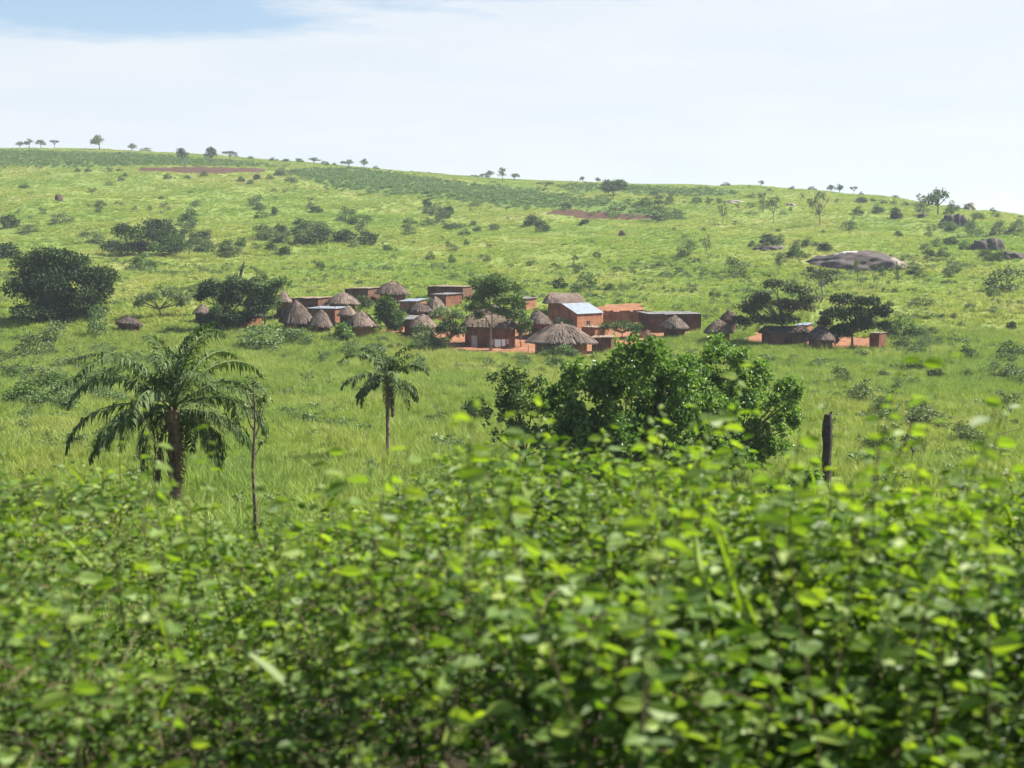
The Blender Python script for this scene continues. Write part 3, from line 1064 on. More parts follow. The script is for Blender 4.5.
def hill_plants():
    sk = 'trees standing along the skyline'
    for (k, px, b, w, h, lab) in (
            ('tree', 28, 149, 8, 6, 'leftmost small tree on the skyline'),
            ('tree', 37, 149.3, 9, 8, 'grey-green skyline tree second from the left'),
            ('tree', 48.5, 150, 10, 8, 'dense round skyline tree third from the left'),
            ('flat', 62.5, 151, 8, 8, 'tiny umbrella-shaped tree fourth from the left on the skyline'),
            ('tree', 106.5, 151.5, 15, 13.5, 'tallest lone tree on the left part of the skyline'),
            ('tree', 137.5, 152.8, 9, 7, 'small round tree right of the tallest lone skyline tree'),
            ('pale', 152, 153.5, 11, 5, 'pale low bush on the skyline above the red soil strip'),
            ('darktree', 182, 162, 12, 12.5, 'rounded dark tree just below the skyline above the red strip'),
            ('darktree', 211, 162.5, 11, 14, 'dark double-tiered tree above the middle of the red strip'),
            ('flat', 230.5, 161, 13, 9, 'wide ragged tree on the skyline right of the double-tiered tree'),
            ('pale', 238.5, 160.5, 8, 5, 'pale bush touching the wide ragged skyline tree'),
            ('tree', 366.5, 169.5, 7.5, 8.5, 'small dark tree alone on the skyline above the left of the crop field'),
            ('tree', 350.5, 168.8, 13, 6, 'flat dark tree left of the small lone skyline tree'),
            ('tree', 316.5, 165.8, 13, 5, 'very low wide tree in the middle of the skyline bush row'),
            ('midbush', 475, 177.5, 8, 3.5, 'low bush at the left end of the skyline group with the grey tree'),
            ('midbush', 484.5, 180, 9, 6, 'rounded green bush left of the tall grey skyline tree'),
            ('tree', 490.5, 178, 9, 7, 'thin tree between the rounded bush and the tall grey tree'),
            ('sapling', 502.5, 183, 14, 15.5, 'tall grey-green tree in the middle of the skyline'),
            ('tree', 514.5, 179, 9, 6.5, 'flat little tree right of the tall grey skyline tree'),
            ('tree', 581.5, 182.5, 5.5, 6, 'tiny upright tree on the skyline left of the big round tree'),
            ('tree', 595.5, 184, 7, 5, 'tiny domed tree next to the big round ridge tree'),
            ('midbush', 722.5, 187.2, 9, 4.5, 'low domed bush alone on the bare skyline right of the big round tree'),
            ('tree', 757.5, 189.5, 5.5, 6, 'tiny pointed tree right of the low domed skyline bush'),
            ('tree', 827, 195, 8, 7, 'left one of two round skyline trees standing close together'),
            ('tree', 835.5, 195.2, 9, 8, 'right one of two round skyline trees standing close together'),
            ('flat', 849.5, 196.8, 6.5, 7.5, 'small umbrella-shaped tree right of the two round skyline trees'),
            ('bush', 862, 203, 12, 6.5, 'dark low bush like a cushion on the right part of the ridge'),
            ('tree', 938, 216, 20, 23, 'tallest tree of the ragged clump on the right end of the ridge'),
            ('scrub', 923, 214, 17, 16, 'shrubby left edge of the ragged ridge clump'),
            ('sapling', 921, 208, 11, 11, 'thin tree poking up left of the tallest ridge clump tree'),
            ('midbush', 953, 212, 13, 11, 'rounded bush right of the tallest ridge clump tree'),
            ('scrub', 963, 212, 12, 9, 'grey bush in front of the pale rounded skyline rock'),
            ('midbush', 987, 214, 6, 5, 'tiny bush on the skyline right of the pale rock'),
            ('scrub', 995, 218, 9, 7, 'small dark bush furthest right on the skyline'),
            ):
        plant(k, px, b, w, h, lab, sk, name='skyline_tree' if k in ('tree', 'darktree', 'flat', 'sapling') else 'skyline_bush')
    for (px, b, w, h) in ((254.5, 161.2, 7, 4), (277, 163, 8, 4), (289.5, 164.3, 9, 4), (302.5, 165, 10, 5), (328, 167, 7, 5), (337, 168, 5, 3.5), (378, 172.5, 6, 4)):
        plant('midbush', px, b, w, h, 'low round bush in the row along the skyline left of centre', sk, name='skyline_bush')
    for (px, b, w, h) in ((770, 192, 6, 4), (788.5, 191.5, 7, 4.5), (808, 193, 8, 5), (857, 198, 4, 4), (873, 202, 7, 4), (884, 204, 7, 4), (905, 206, 8, 4)):
        plant('midbush', px, b, w, h, 'low round bush on the falling skyline right of the big round tree', sk, name='skyline_bush')
    g = 'bushes and small trees scattered over the hillside'
    for (k, px, b, w, h, lab) in (
            ('midbush', 475.5, 188, 8, 7, 'round bush at the upper edge of the crop field'),
            ('flat', 545, 190, 17, 7, 'wide flat grey bush above the crop field'),
            ('midbush', 204.5, 177, 8, 7, 'pale bush standing in front of the upper red soil strip'),
            ('bush', 257, 180, 7, 7, 'small dark bush below the right end of the upper red strip'),
            ('midbush', 241, 182, 8, 7, 'round bush left of the small dark bush below the red strip'),
            ('bush', 274.5, 216, 6, 9, 'tiny dark upright bush in the middle of the left slope'),
            ('bush', 9, 228, 17, 14, 'dark bush at the left edge of the upper slope'),
            ('scrub', 28, 233, 24, 8, 'low spreading bush right of the dark bush at the left edge'),
            ('bush', 7, 259, 28, 18, 'large dark bush cut by the left edge above the huge dark tree'),
            ('scrub', 62, 223, 22, 11, 'dull scrub bush on the yellow grass above the huge dark tree'),
            ('scrub', 90, 244, 24, 15, 'grey-green scrub left of the dark thicket'),
            ('midbush', 142, 268, 24, 15, 'mid-green shrub at the foot of the dark thicket'),
            ('pale', 152, 251, 13, 10, 'pale feathery shrub in front of the dark thicket'),
            ('midbush', 227, 255, 13, 19, 'fresh green pointed bush right of the brushy band'),
            ('bush', 285, 256, 11, 10, 'dark bush at the lower edge of the brushy band'),
            ('bush', 315, 245, 24, 12, 'dark wide bush at the right of the brushy band'),
            ('bush', 347, 242, 26, 12, 'dark bush at the right end of the brushy band'),
            ('scrub', 362, 236, 14, 14, 'grey bush closing the brushy band on the right'),
            ('midbush', 321, 269, 8, 8, 'small round bush alone on the smooth slope above the huts'),
            ('bush', 427, 208, 8, 10, 'dark upright bush just below the crop field'),
            ('bush', 449, 215, 9, 10, 'dark ragged bush below the crop field, right of the upright one'),
            ('bush', 454, 229, 6, 7, 'small dark bush below the ragged one under the crop field'),
            ('scrub', 478, 207, 17, 6, 'flat grey bush on the lower edge of the crop field'),
            ('bush', 532, 227, 14, 12, 'dark twin bush, the left of a pair below the red strip'),
            ('bush', 542, 232, 13, 12, 'dark twin bush, the right of a pair below the red strip'),
            ('midbush', 387, 251, 12, 7, 'low dark-centred bush on the slope above the round hut tops'),
            ('midbush', 430, 261, 9, 9, 'small round bush above the flat-roofed houses'),
            ('midbush', 452, 264, 7, 10, 'small upright bush above the flat-roofed houses'),
            ('scrub', 454, 252, 10, 7, 'small grey bush higher on the slope above the flat-roofed houses'),
            ('scrub', 484, 262, 12, 9, 'grey bush above the pale-trunked village tree'),
            ('bush', 566, 209, 9, 6, 'tiny dark bush at the left tip of the lower red strip'),
            ('bush', 584, 225, 11, 6, 'low dark bush just under the lower red strip'),
            ('midbush', 645, 207, 13, 10, 'dark green bush at the left of the hilltop thicket'),
            ('scrub', 656, 199, 16, 9, 'grey spreading bush at the top of the hilltop thicket'),
            ('midbush', 670, 202, 9, 8, 'round bush at the right of the hilltop thicket'),
            ('scrub', 660, 221, 24, 16, 'large grey bush at the right end of the lower red strip'),
            ('scrub', 676, 219, 14, 11, 'smaller grey bush beside the large grey bush by the red strip'),
            ('sapling', 723, 225, 11, 18, 'thin young tree on the yellow slope right of the lower red strip'),
            ('scrub', 688, 257, 20, 18, 'loose grey bush in the middle of the hillside'),
            ('sapling', 706, 255, 13, 15, 'thin young tree right of the loose grey bush on mid-slope'),
            ('scrub', 735, 277, 24, 20, 'wide loose bush on the slope above the long dark house'),
            ('scrub', 575, 274, 10, 13, 'slender grey bush on the slope above the blue metal roof'),
            ('midbush', 597, 259, 7, 8, 'tiny bush above the slender grey bush on the slope'),
            ('bush', 559, 291, 14, 13, 'dark bush behind the flat thatched roof, left of the tall pale bush'),
            ('pale', 584, 294, 24, 27, 'tall pale leafy bush behind the flat thatched roof'),
            ('midbush', 610, 292, 11, 10, 'dark round bush behind the orange courtyard wall'),
            ('midbush', 715, 298, 11, 9, 'round green bush above the long dark house'),
            ('scrub', 691, 291, 12, 9, 'brownish grey bush above the long dark house'),
            ('sapling', 763, 213, 15, 16, 'dark-leaved young tree on the upper right slope'),
            ('sapling', 773, 224, 12, 22, 'slim tree just below the dark-leaved young tree on the right slope'),
            ('sapling', 820, 226, 20, 27, 'widest small tree on the upper right slope, its trunk showing'),
            ('midbush', 858, 215, 11, 9, 'round bush right of the small tree with a visible trunk'),
            ('midbush', 878, 214, 14, 10, 'wide round bush beneath the right end of the ridge'),
            ('bush', 896, 219, 13, 12, 'dark bush wrapped round the upright rock'),
            ('scrub', 853, 231, 11, 14, 'grey upright bush above the granite dome'),
            ('midbush', 898, 237, 10, 7, 'small spreading bush above the right end of the granite dome'),
            ('bush', 770, 247, 22, 13, 'dark flat bush up left of the granite dome'),
            ('midbush', 752, 248, 8, 9, 'small bush left of the dark flat bush near the granite dome'),
            ('midbush', 795, 258, 18, 17, 'round leafy bush touching the left of the granite dome'),
            ('sapling', 779, 277, 15, 22, 'spindly young tree below the left of the granite dome'),
            ('midbush', 809, 248, 15, 11, 'bush on the upper left edge of the granite dome'),
            ('bush', 825, 252, 14, 10, 'dark bush right on the upper edge of the granite dome'),
            ('sapling', 857, 284, 13, 18, 'thin tree standing in front of the middle of the granite dome'),
            ('sapling', 882, 285, 9, 18, 'thinnest tree in front of the right half of the granite dome'),
            ('sapling', 898, 285, 9, 18, 'thin tree in front of the right tip of the granite dome'),
            ('bush', 950, 246, 14, 9, 'dark bush left of the largest slanting boulder'),
            ('pale', 973, 238, 20, 24, 'speckled light bush standing above the largest slanting boulder'),
            ('midbush', 966, 252, 13, 12, 'green bush at the left foot of the largest slanting boulder'),
            ('scrub', 1000, 236, 18, 15, 'grey bush behind the largest slanting boulder'),
            ('scrub', 1018, 234, 16, 18, 'grey bush at the right edge under the skyline'),
            ('scrub', 1004, 293, 38, 26, 'big greyish bush on the right edge of the lower slope'),
            ('midbush', 994, 299, 14, 10, 'small bush at the foot of the big greyish bush on the right'),
            ('scrub', 922, 306, 26, 10, 'flat grey bush on the slope right of the last dark tree'),
            ('bush', 1011, 330, 9, 9, 'tiny very dark bush alone on the right slope'),
            ('scrub', 968, 310, 14, 8, 'low grey bush between the flat grey bush and the right edge'),
            ):
        plant(k, px, b, w, h, lab, g)
    r = random.Random(12)
    for (x0, x1, y0, y1, n, w0, w1, lab, grp, kinds) in (
            (190, 372, 205, 258, 52, 10, 22, 'grey-green bush in the broad brushy band across the left slope', 'bushes of the brushy band on the left slope', ('scrub', 'scrub', 'midbush', 'scrub', 'bush')),
            (395, 500, 212, 240, 26, 7, 15, 'dull bush in the brushy patch below the crop field', 'bushes of the brushy patch below the crop field', ('scrub', 'scrub', 'midbush')),
            (5, 190, 172, 232, 26, 5, 11, 'small low bush dotted over the upper left slope', 'small bushes on the upper left slope', ('scrub', 'scrub', 'midbush')),
            (225, 300, 172, 200, 14, 5, 10, 'small bush on the spur below the red soil strip', 'small bushes below the red soil strip', ('scrub', 'midbush')),
            (680, 900, 195, 250, 26, 6, 12, 'small shrub among the grass of the upper right slope', 'small shrubs on the upper right slope', ('scrub', 'scrub', 'midbush', 'sapling')),
            (902, 965, 258, 282, 9, 10, 17, 'bush in the row trailing right from the granite dome', 'bushes trailing from the granite dome', ('midbush', 'bush', 'scrub')),
            (380, 680, 240, 285, 18, 5, 9, 'tiny bush on the open smooth slope behind the village', 'tiny bushes behind the village', ('scrub', 'midbush')),
            (880, 1020, 335, 460, 34, 14, 32, 'ragged bush in the tall grass of the right valley floor', 'bushes on the right valley floor', ('scrub', 'midbush', 'pale', 'scrub')),
            (0, 130, 345, 455, 34, 20, 42, 'dull bush in the tall grass left of the large palm', 'bushes left of the large palm', ('scrub', 'pale', 'scrub', 'midbush')),
            (275, 480, 355, 440, 20, 12, 26, 'small shrub in the grass between the two palms and the huts', 'shrubs between the palms and the huts', ('pale', 'scrub', 'midbush')),
            (270, 440, 337, 352, 16, 14, 26, 'weedy pale bush along the front of the left huts', 'weedy bushes along the front of the village', ('pale', 'scrub', 'midbush', 'pale')),
            (500, 560, 356, 372, 8, 14, 24, 'leafy weed bush below the big broad front hut', 'weed bushes below the big front hut', ('pale', 'midbush')),
            (925, 1020, 214, 262, 16, 9, 17, 'green bush growing between the dark boulders at the right', 'bushes between the dark boulders', ('midbush', 'scrub', 'pale')),
            (640, 720, 195, 226, 12, 6, 12, 'bush of the thicket behind the lower red strip', 'bushes of the hilltop thicket', ('scrub', 'midbush')),
            (150, 260, 258, 300, 12, 8, 16, 'bush on the grass between the dark thicket and the first huts', 'bushes behind the first huts', ('scrub', 'midbush')),
            ):
        seeds = [(r.uniform(x0, x1), r.uniform(y0, y1)) for _ in range(max(3, n // 5))]
        for i in range(n):
            w = w0 + (w1 - w0) * r.random() ** 1.8
            if r.random() < .7:
                sx, sy = r.choice(seeds)
                px, py = r.gauss(sx, (x1 - x0) * .05 + 5), r.gauss(sy, (y1 - y0) * .05 + 2)
            else:
                px, py = r.uniform(x0, x1), r.uniform(y0, y1)
            plant(r.choice(kinds), min(max(px, x0), x1), min(max(py, y0), y1), w, w * r.uniform(0.45, 0.9), lab, grp)
    for (k, px, b, w, h, lab) in (
            ('bush', 915, 372, 22, 13, 'dark bush in the grass behind the small brick block'),
            ('bush', 905, 350, 26, 8, 'low dark bush right behind the small brick block'),
            ('bush', 935, 380, 16, 11, 'second dark bush in the row below the small brick block'),
            ('scrub', 838, 387, 26, 20, 'greyish bush below the last thatched hut'),
            ('scrub', 865, 405, 36, 24, 'wide greyish bush in the middle of the right grass'),
            ('bush', 921, 413, 10, 15, 'dark upright bush in the right grass'),
            ('scrub', 920, 432, 58, 22, 'long grey-leaved bush below the dark upright bush'),
            ('sapling', 912, 466, 26, 27, 'sparse little tree in the bright grass right of the charred trunk'),
            ('sapling', 1012, 424, 26, 26, 'grey leaning bush tree at the right edge'),
            ('midbush', 968, 362, 20, 18, 'round bush at the right below the brick block'),
            ('midbush', 968, 380, 14, 12, 'small round bush under the round bush at the right'),
            ('pale', 98, 338, 20, 36, 'pale green slender plant in front of the huge dark tree'),
            ('pale', 262, 350, 46, 27, 'pale bushy growth in front of the first small house'),
            ('pale', 300, 344, 34, 17, 'pale weedy bush in front of the pair of pointed huts'),
            ('scrub', 75, 368, 34, 14, 'low pale scrub between the huge dark tree and the large palm'),
            ('bush', 478, 423, 24, 27, 'small dark bush at the left foot of the big leafy trees'),
            ('midbush', 880, 492, 30, 16, 'low bush with dark gaps behind the hedge on the right'),
            ('bush', 990, 534, 50, 22, 'dark bush behind the hedge at the right edge'),
            ):
        plant(k, px, b, w, h, lab, 'bushes on the valley floor')


# ------------------------------------------------------------------ larger trees, each built for itself


def big_tree(name, label, px, base, lobes_px, mat, n, size, trunk_r, fork_h, bark='bark', seed=1, depth=0.8, cat='tree', shell=0.5, six=False, group=None, nlimb=14, aspect=0.6, stems=None, upright=False):
    """lobes in picture pixels relative to the foot: (dx, up, rx, rz)"""
    p = at(px, base)
    m = mpp(p)
    rng = np.random.default_rng(seed)
    L = []
    for (dx, up, rx, rz) in lobes_px:
        y = rng.normal() * depth * 0.45 * max(abs(l[2]) for l in lobes_px) * m
        L.append((dx * m, y, up * m, rx * m, rx * m * 0.9, rz * m))
    o = empty(name, (p.x, p.y, p.z - 0.05))
    c, t = MB(), MB()
    # break every lobe into smaller clumps so the outline is uneven
    sub = []
    for (x, y, z, rx, ry, rz) in L:
        k = 14 if upright else 7
        for i in range(k):
            d = unit(rng.normal(size=3))
            d[2] = abs(d[2]) * 0.9 - 0.25
            q = 0.50 + 0.30 * rng.random()
            f = 0.38 + 0.22 * rng.random()
            if upright:
                q = 0.35 + 0.75 * rng.random()
                f = 0.15 + 0.16 * rng.random()
                sub.append((x + d[0] * rx * q, y + d[1] * ry * q, z + d[2] * rz * q, rx * f, ry * f, rz * f * 1.9))
                continue
            sub.append((x + d[0] * rx * q, y + d[1] * ry * q, z + d[2] * rz * q, rx * f, ry * f, rz * f))
    crown(c, sub, n, size, rng, shell, aspect, six)
    if stems:
        for (sx, sr) in stems:
            limbs(t, sr, [sub[i] for i in rng.choice(len(sub), min(12, len(sub)), False)], (sx * m, 0, fork_h * m), rng, n_max=nlimb)
    else:
        limbs(t, trunk_r, [sub[i] for i in rng.choice(len(sub), min(nlimb * 2, len(sub)), False)], (rng.normal() * trunk_r, 0, fork_h * m), rng, n_max=nlimb * 2)
    c.build('crown', mat, o)
    t.build('trunk', M[bark], o)
    tag(o, label, cat, group)
    return o


def village_trees():
    big_tree('dark_tree', 'huge very dark dense tree at the far left edge of the village', 60, 322,
             [(-14, 58, 26, 20), (6, 55, 28, 20), (30, 42, 26, 20), (-30, 30, 22, 20), (-6, 28, 28, 22), (26, 20, 24, 18), (-28, 12, 20, 13), (44, 30, 12, 16), (8, 10, 28, 12), (-20, 8, 26, 10), (30, 8, 20, 9), (0, 66, 16, 12), (10, 44, 36, 22), (-14, 42, 32, 22)],
             M['dark_leaf'], 32000, 0.42, 0.5, 10, seed=11, shell=0.5, nlimb=4)
    big_tree('green_tree', 'rounded lighter tree leaning against the front of the huge dark tree', 52, 323,
             [(0, 30, 14, 14), (4, 14, 15, 12), (-3, 20, 12, 12), (18, 18, 9, 14)], M['mid_leaf'], 2600, 0.42, 0.2, 10, seed=12)
    big_tree('dark_thicket', 'dark two-humped thicket on the slope above the huge dark tree', 140, 256,
             [(14, 26, 17, 14), (-2, 22, 14, 13), (-22, 8, 18, 10), (30, 18, 14, 12), (10, 8, 26, 10), (-12, 6, 24, 8), (24, 6, 18, 8), (8, 16, 22, 12)], M['dark_leaf'], 14000, 0.46, 0.3, 4, seed=13, cat='thicket', nlimb=3)
    big_tree('scrub_thicket', 'greyer leafy growth on the right flank of the dark thicket', 170, 257, [(0, 14, 15, 12), (14, 9, 12, 9), (-8, 8, 12, 8)], M['mid_leaf'], 1800, 0.55, 0.2, 6, seed=14, cat='bush')
    big_tree('flat_topped_tree', 'low flat-topped olive tree left of the first huts', 161, 319, [(-14, 21, 13, 7), (2, 24, 15, 7), (16, 20, 12, 7), (-20, 15, 8, 5), (22, 14, 8, 5)],
             M['scrub_leaf'], 2200, 0.35, 0.16, 10, seed=15, nlimb=7)
    big_tree('dark_tree', 'dark spreading tree between the leftmost hut and the tall narrow hut', 228, 331,
             [(-12, 40, 15, 11), (8, 44, 15, 10), (-22, 34, 11, 8), (24, 38, 12, 9), (2, 30, 17, 12), (-6, 14, 15, 14), (26, 22, 14, 13), (12, 10, 16, 11), (-18, 8, 12, 9)],
             M['dark_leaf'], 17000, 0.36, 0.3, 14, seed=16, nlimb=4)
    big_tree('green_tree', 'lighter green tree just left of the tall narrow hut', 266, 327, [(0, 34, 13, 11), (10, 42, 11, 8), (-8, 26, 12, 10), (6, 22, 11, 10), (20, 44, 9, 7)], M['mid_leaf'], 2600, 0.40, 0.2, 14, seed=17)
    big_tree('green_tree', 'small pale green tree in front of the left side of the dark spreading tree', 217, 333, [(0, 14, 10, 12), (3, 24, 8, 9), (-4, 8, 9, 7)], M['mid_leaf'], 1300, 0.38, 0.15, 7, seed=18)
    big_tree('green_tree', 'egg-shaped green tree between the middle huts and the metal roof', 388, 336, [(0, 26, 12, 14), (-6, 18, 10, 12), (7, 16, 10, 12), (-2, 34, 9, 8), (4, 8, 10, 8)],
             M['mid_leaf'], 5200, 0.34, 0.22, 10, seed=19)
    big_tree('olive_tree', 'yellowish bush left of the egg-shaped tree', 364, 311, [(0, 9, 9, 8), (6, 6, 7, 6), (-6, 6, 6, 6)], M['olive_leaf'], 700, 0.34, 0.1, 4, seed=20, cat='bush')
    big_tree('green_tree', 'small bright bush in front of the two-roofed thatched hut', 343, 341, [(0, 11, 10, 9), (-4, 6, 8, 6), (6, 6, 7, 6)], M['bright_leaf'], 1100, 0.32, 0.1, 4, seed=21, cat='bush')
    big_tree('dark_tree', 'small dark tree left of the house with the hanging laundry', 449, 347, [(-5, 17, 10, 8), (8, 15, 9, 8), (0, 22, 9, 5)], M['dark_leaf'], 1500, 0.34, 0.12, 8, seed=22)
    big_tree('pale_tree', 'pale feathery tree behind the small dark tree by the laundry house', 447, 330, [(0, 18, 12, 8), (8, 13, 10, 7), (-8, 14, 9, 8)], M['pale_leaf'], 1200, 0.34, 0.1, 6, seed=23)
    big_tree('tall_tree', 'tall thin village tree with bare pale trunk in front of the laundry house', 491, 351,
             [(-12, 66, 13, 9), (4, 70, 14, 9), (20, 62, 13, 10), (-16, 52, 11, 8), (14, 50, 14, 9), (28, 46, 9, 8), (-2, 56, 14, 9), (-20, 42, 8, 7), (24, 34, 9, 8), (-8, 46, 13, 9), (10, 38, 12, 8), (0, 62, 17, 10), (-14, 34, 8, 6)],
             M['mid_leaf'], 8500, 0.34, 0.17, 42, bark='pale_bark', seed=24, shell=0.35, nlimb=5)
    big_tree('green_tree', 'slender light green tree right of the tall pale-trunked tree', 521, 347, [(0, 28, 8, 10), (3, 16, 8, 10), (-3, 38, 6, 7), (6, 22, 6, 9)], M['mid_leaf'], 1300, 0.34, 0.1, 10, seed=25)
    big_tree('green_tree', 'small bright bush between the big front hut and the blue metal roof', 563, 328, [(0, 7, 9, 5), (6, 5, 6, 4), (-5, 5, 6, 4)], M['bright_leaf'], 700, 0.3, 0.1, 3, seed=26, cat='bush')
    big_tree('pale_bush', 'round pale bush growing right in front of the big front hut', 567, 361, [(0, 10, 11, 8), (-5, 6, 9, 6), (7, 6, 8, 6)], M['pale_leaf'], 1300, 0.27, 0.08, 4, seed=27, cat='bush')
    big_tree('green_tree', 'dark green bushes before the orange courtyard wall', 622, 338, [(-12, 10, 10, 7), (2, 11, 10, 8), (12, 9, 10, 8)], M['mid_leaf'], 1500, 0.32, 0.1, 5, seed=28, cat='bush')
    big_tree('olive_tree', 'broad layered olive tree over the long low mossy shelter', 780, 346,
             [(-6, 60, 18, 7), (14, 54, 18, 8), (-22, 48, 14, 7), (30, 46, 13, 7), (-8, 42, 24, 9), (-36, 36, 14, 9), (18, 38, 20, 8), (-44, 24, 13, 9), (-22, 24, 16, 9), (4, 26, 16, 8)],
             M['olive_leaf'], 9500, 0.36, 0.28, 22, seed=29, shell=0.35, nlimb=6)
    big_tree('dark_tree', 'dark glossy tree standing right of the last thatched hut', 852, 351,
             [(-10, 50, 13, 10), (14, 48, 13, 9), (24, 38, 12, 10), (-20, 36, 14, 10), (2, 36, 16, 11), (-26, 26, 9, 8), (30, 24, 8, 8), (12, 26, 12, 8), (-16, 18, 14, 9), (2, 24, 15, 9), (-24, 12, 9, 7)],
             M['dark_leaf'], 12500, 0.36, 0.22, 18, seed=30, shell=0.4, nlimb=6)
    big_tree('tall_tree', 'light airy tree with pale trunk behind the layered olive tree', 822, 303, [(-6, 26, 12, 6), (6, 30, 12, 6), (10, 22, 9, 5), (-12, 32, 8, 5)], M['olive_leaf'], 900, 0.42, 0.22, 16, bark='pale_bark', seed=31, shell=0.3, nlimb=6)
    big_tree('round_tree', 'big round tree with a lit top just below the middle of the ridge', 614, 196, [(-4, 11, 9, 6), (6, 11, 8, 6), (0, 6, 10, 5), (9, 9, 5, 4), (-8, 7, 5, 5)], M['mid_leaf'], 2200, 0.9, 0.5, 5, seed=32)
    # leaning snag on the slope
    p = at(240, 281)
    m = mpp(p)
    t = MB()
    t.tube([(0, 0, -.2), (.3, 0, 9 * m), (1.0, 0, 19 * m)], [.35, .3, .12], 7)
    t.tube([(.3, 0, 9 * m), (-.4, .1, 14 * m)], [.18, .06], 5)
    t.tube([(.6, 0, 13 * m), (1.9, .1, 16 * m)], [.15, .06], 5)
    o = t.build('dead_tree', M['char'], None, (p.x, p.y, p.z))
    tag(o, 'dark leaning dead trunk above the dark spreading village tree', 'tree')


def mid_trees():
    big_tree('leafy_tree', 'big glossy leafy tree in the middle in front of the village', 640, 505,
             [(4, 136, 46, 42), (-46, 118, 42, 38), (50, 124, 36, 36), (-16, 112, 40, 44), (26, 100, 44, 40), (72, 84, 34, 36), (84, 48, 30, 30), (-60, 60, 44, 34), (-66, 78, 34, 34), (-20, 76, 50, 40), (34, 78, 46, 38), (-50, 44, 40, 30), (8, 38, 46, 32), (58, 52, 30, 28), (-88, 104, 22, 20), (-30, 26, 44, 26), (40, 22, 44, 24), (-70, 40, 30, 26)],
             M['bright_leaf'], 24000, 0.24, 0.16, 34, seed=41, shell=0.2, upright=True, six=True, stems=[(-20, .13), (10, .15), (34, .11)], aspect=0.62, nlimb=12)
    big_tree('leafy_tree', 'glossy leafy tree joined to the right of the big one', 736, 490,
             [(-14, 132, 30, 22), (24, 112, 32, 24), (50, 64, 24, 22), (-24, 100, 30, 28), (6, 88, 34, 26), (44, 92, 22, 20), (-20, 60, 26, 26), (12, 58, 24, 20), (0, 30, 30, 22), (30, 44, 22, 18)],
             M['bright_leaf'], 11500, 0.24, 0.14, 32, seed=42, shell=0.2, upright=True, six=True, aspect=0.62, nlimb=10)
    big_tree('grey_shrub', 'loose greyish shrub tree left of the big glossy tree', 525, 475, [(0, 84, 26, 24), (-18, 64, 22, 22), (18, 66, 26, 26), (-6, 42, 26, 22), (22, 36, 24, 20), (-22, 96, 14, 14)],
             M['mid_leaf'], 4600, 0.22, 0.10, 20, seed=43, shell=0.2, nlimb=10, upright=True)
    big_tree('leafy_shrub', 'leafy shrub at the foot of the charred trunk', 792, 527, [(0, 34, 26, 22), (16, 50, 16, 14), (-16, 22, 22, 18), (18, 22, 20, 16)],
             M['bright_leaf'], 2000, 0.20, 0.07, 12, seed=44, shell=0.3, six=True, nlimb=7, cat='bush')
    # charred trunk
    p = at(826, 486)
    m = mpp(p)
    t = MB()
    H_ = 73 * m
    rr = np.random.default_rng(2)
    hs = np.linspace(-.2, H_, 9)
    t.tube([(rr.normal() * .04, rr.normal() * .04, h) for h in hs], [.30, .28, .26, .27, .25, .28, .30, .29, .20], 9)
    t.tube([(.1, 0, H_ * .95), (.22, 0, H_ * 1.04)], [.14, .04], 5)
    o = t.build('charred_trunk', M['char'], None, (p.x, p.y, p.z))
    tag(o, 'charred bare trunk standing in the grass right of the leafy trees', 'tree trunk')
    # bare spindly twigs
    p = at(983, 472)
    m = mpp(p)
    t = MB()
    for (pts, r) in (([(0, 0, 0), (-6, 1, 14), (-10, 2, 26), (-2, 2, 34), (14, 2, 38), (40, 3, 44)], .045), ([(0, 0, 0), (5, 0, 12), (9, -1, 26), (11, -2, 34)], .04), ([(-4, 0, 6), (-12, 1, 20), (-14, 1, 27)], .03), ([(9, -1, 26), (20, 0, 31)], .02)):
        t.tube([(a * m, b * m, c * m) for a, b, c in pts], [r * (1 - .12 * i) for i in range(len(pts))], 5)
    o = t.build('bare_shrub', M['wood'], None, (p.x, p.y, p.z))
    tag(o, 'bare bent branches sticking out of the grass at the right edge', 'shrub')
    # thin sapling beside the palm
    p = at(256, 556)
    m = mpp(p)
    o = empty('thin_tree', (p.x, p.y, p.z))
    t, c = MB(), MB()
    rr = np.random.default_rng(8)
    t.tube([(0, 0, -.1), (0.02, 0, 40 * m), (-.05, 0, 90 * m), (.06, 0, 140 * m), (0, 0, 182 * m)], [.095, .085, .065, .04, .015], 7)
    br = []
    for (z, dx, dz) in ((120, 12, 40), (128, -9, 22), (140, 10, 18), (150, -8, 20), (104, 7, 12)):
        t.tube([(.02, 0, z * m), (dx * .5 * m, 0.05, (z + dz * .35) * m), (dx * m, .1, (z + dz) * m)], [.04, .028, .01], 5)
        br.append((dx * m, .1, (z + dz) * m, 7 * m, 7 * m, 4 * m))
    crown(c, br + [(0, 0, 178 * m, 6 * m, 6 * m, 5 * m)], 150, 0.16, rr, 0.1)
    t.build('trunk', M['bark'], o)
    c.build('crown', M['scrub_leaf'], o)
    tag(o, 'thin nearly leafless young tree right of the large palm', 'tree')
    # spiky plant behind the hedge
    p = at(990, 545)
    m = mpp(p)
    t = MB()
    for i in range(22):
        a = rr.random() * 6.28
        e = 0.5 + rr.random() * 0.9
        l = (18 + 14 * rr.random()) * m
        d = Vector((math.cos(a) * math.cos(e), math.sin(a) * math.cos(e), math.sin(e)))
        sdv = Vector((-math.sin(a), math.cos(a), 0)) * 2.4 * m
        pts = [Vector((0, 0, 0)), d * l * .5, d * l + Vector((0, 0, -l * .12))]
        t.add([tuple(pts[0] - sdv * .6), tuple(pts[0] + sdv * .6), tuple(pts[1] + sdv), tuple(pts[1] - sdv), tuple(pts[2])], [(0, 1, 2, 3), (3, 2, 4)], rr.random())
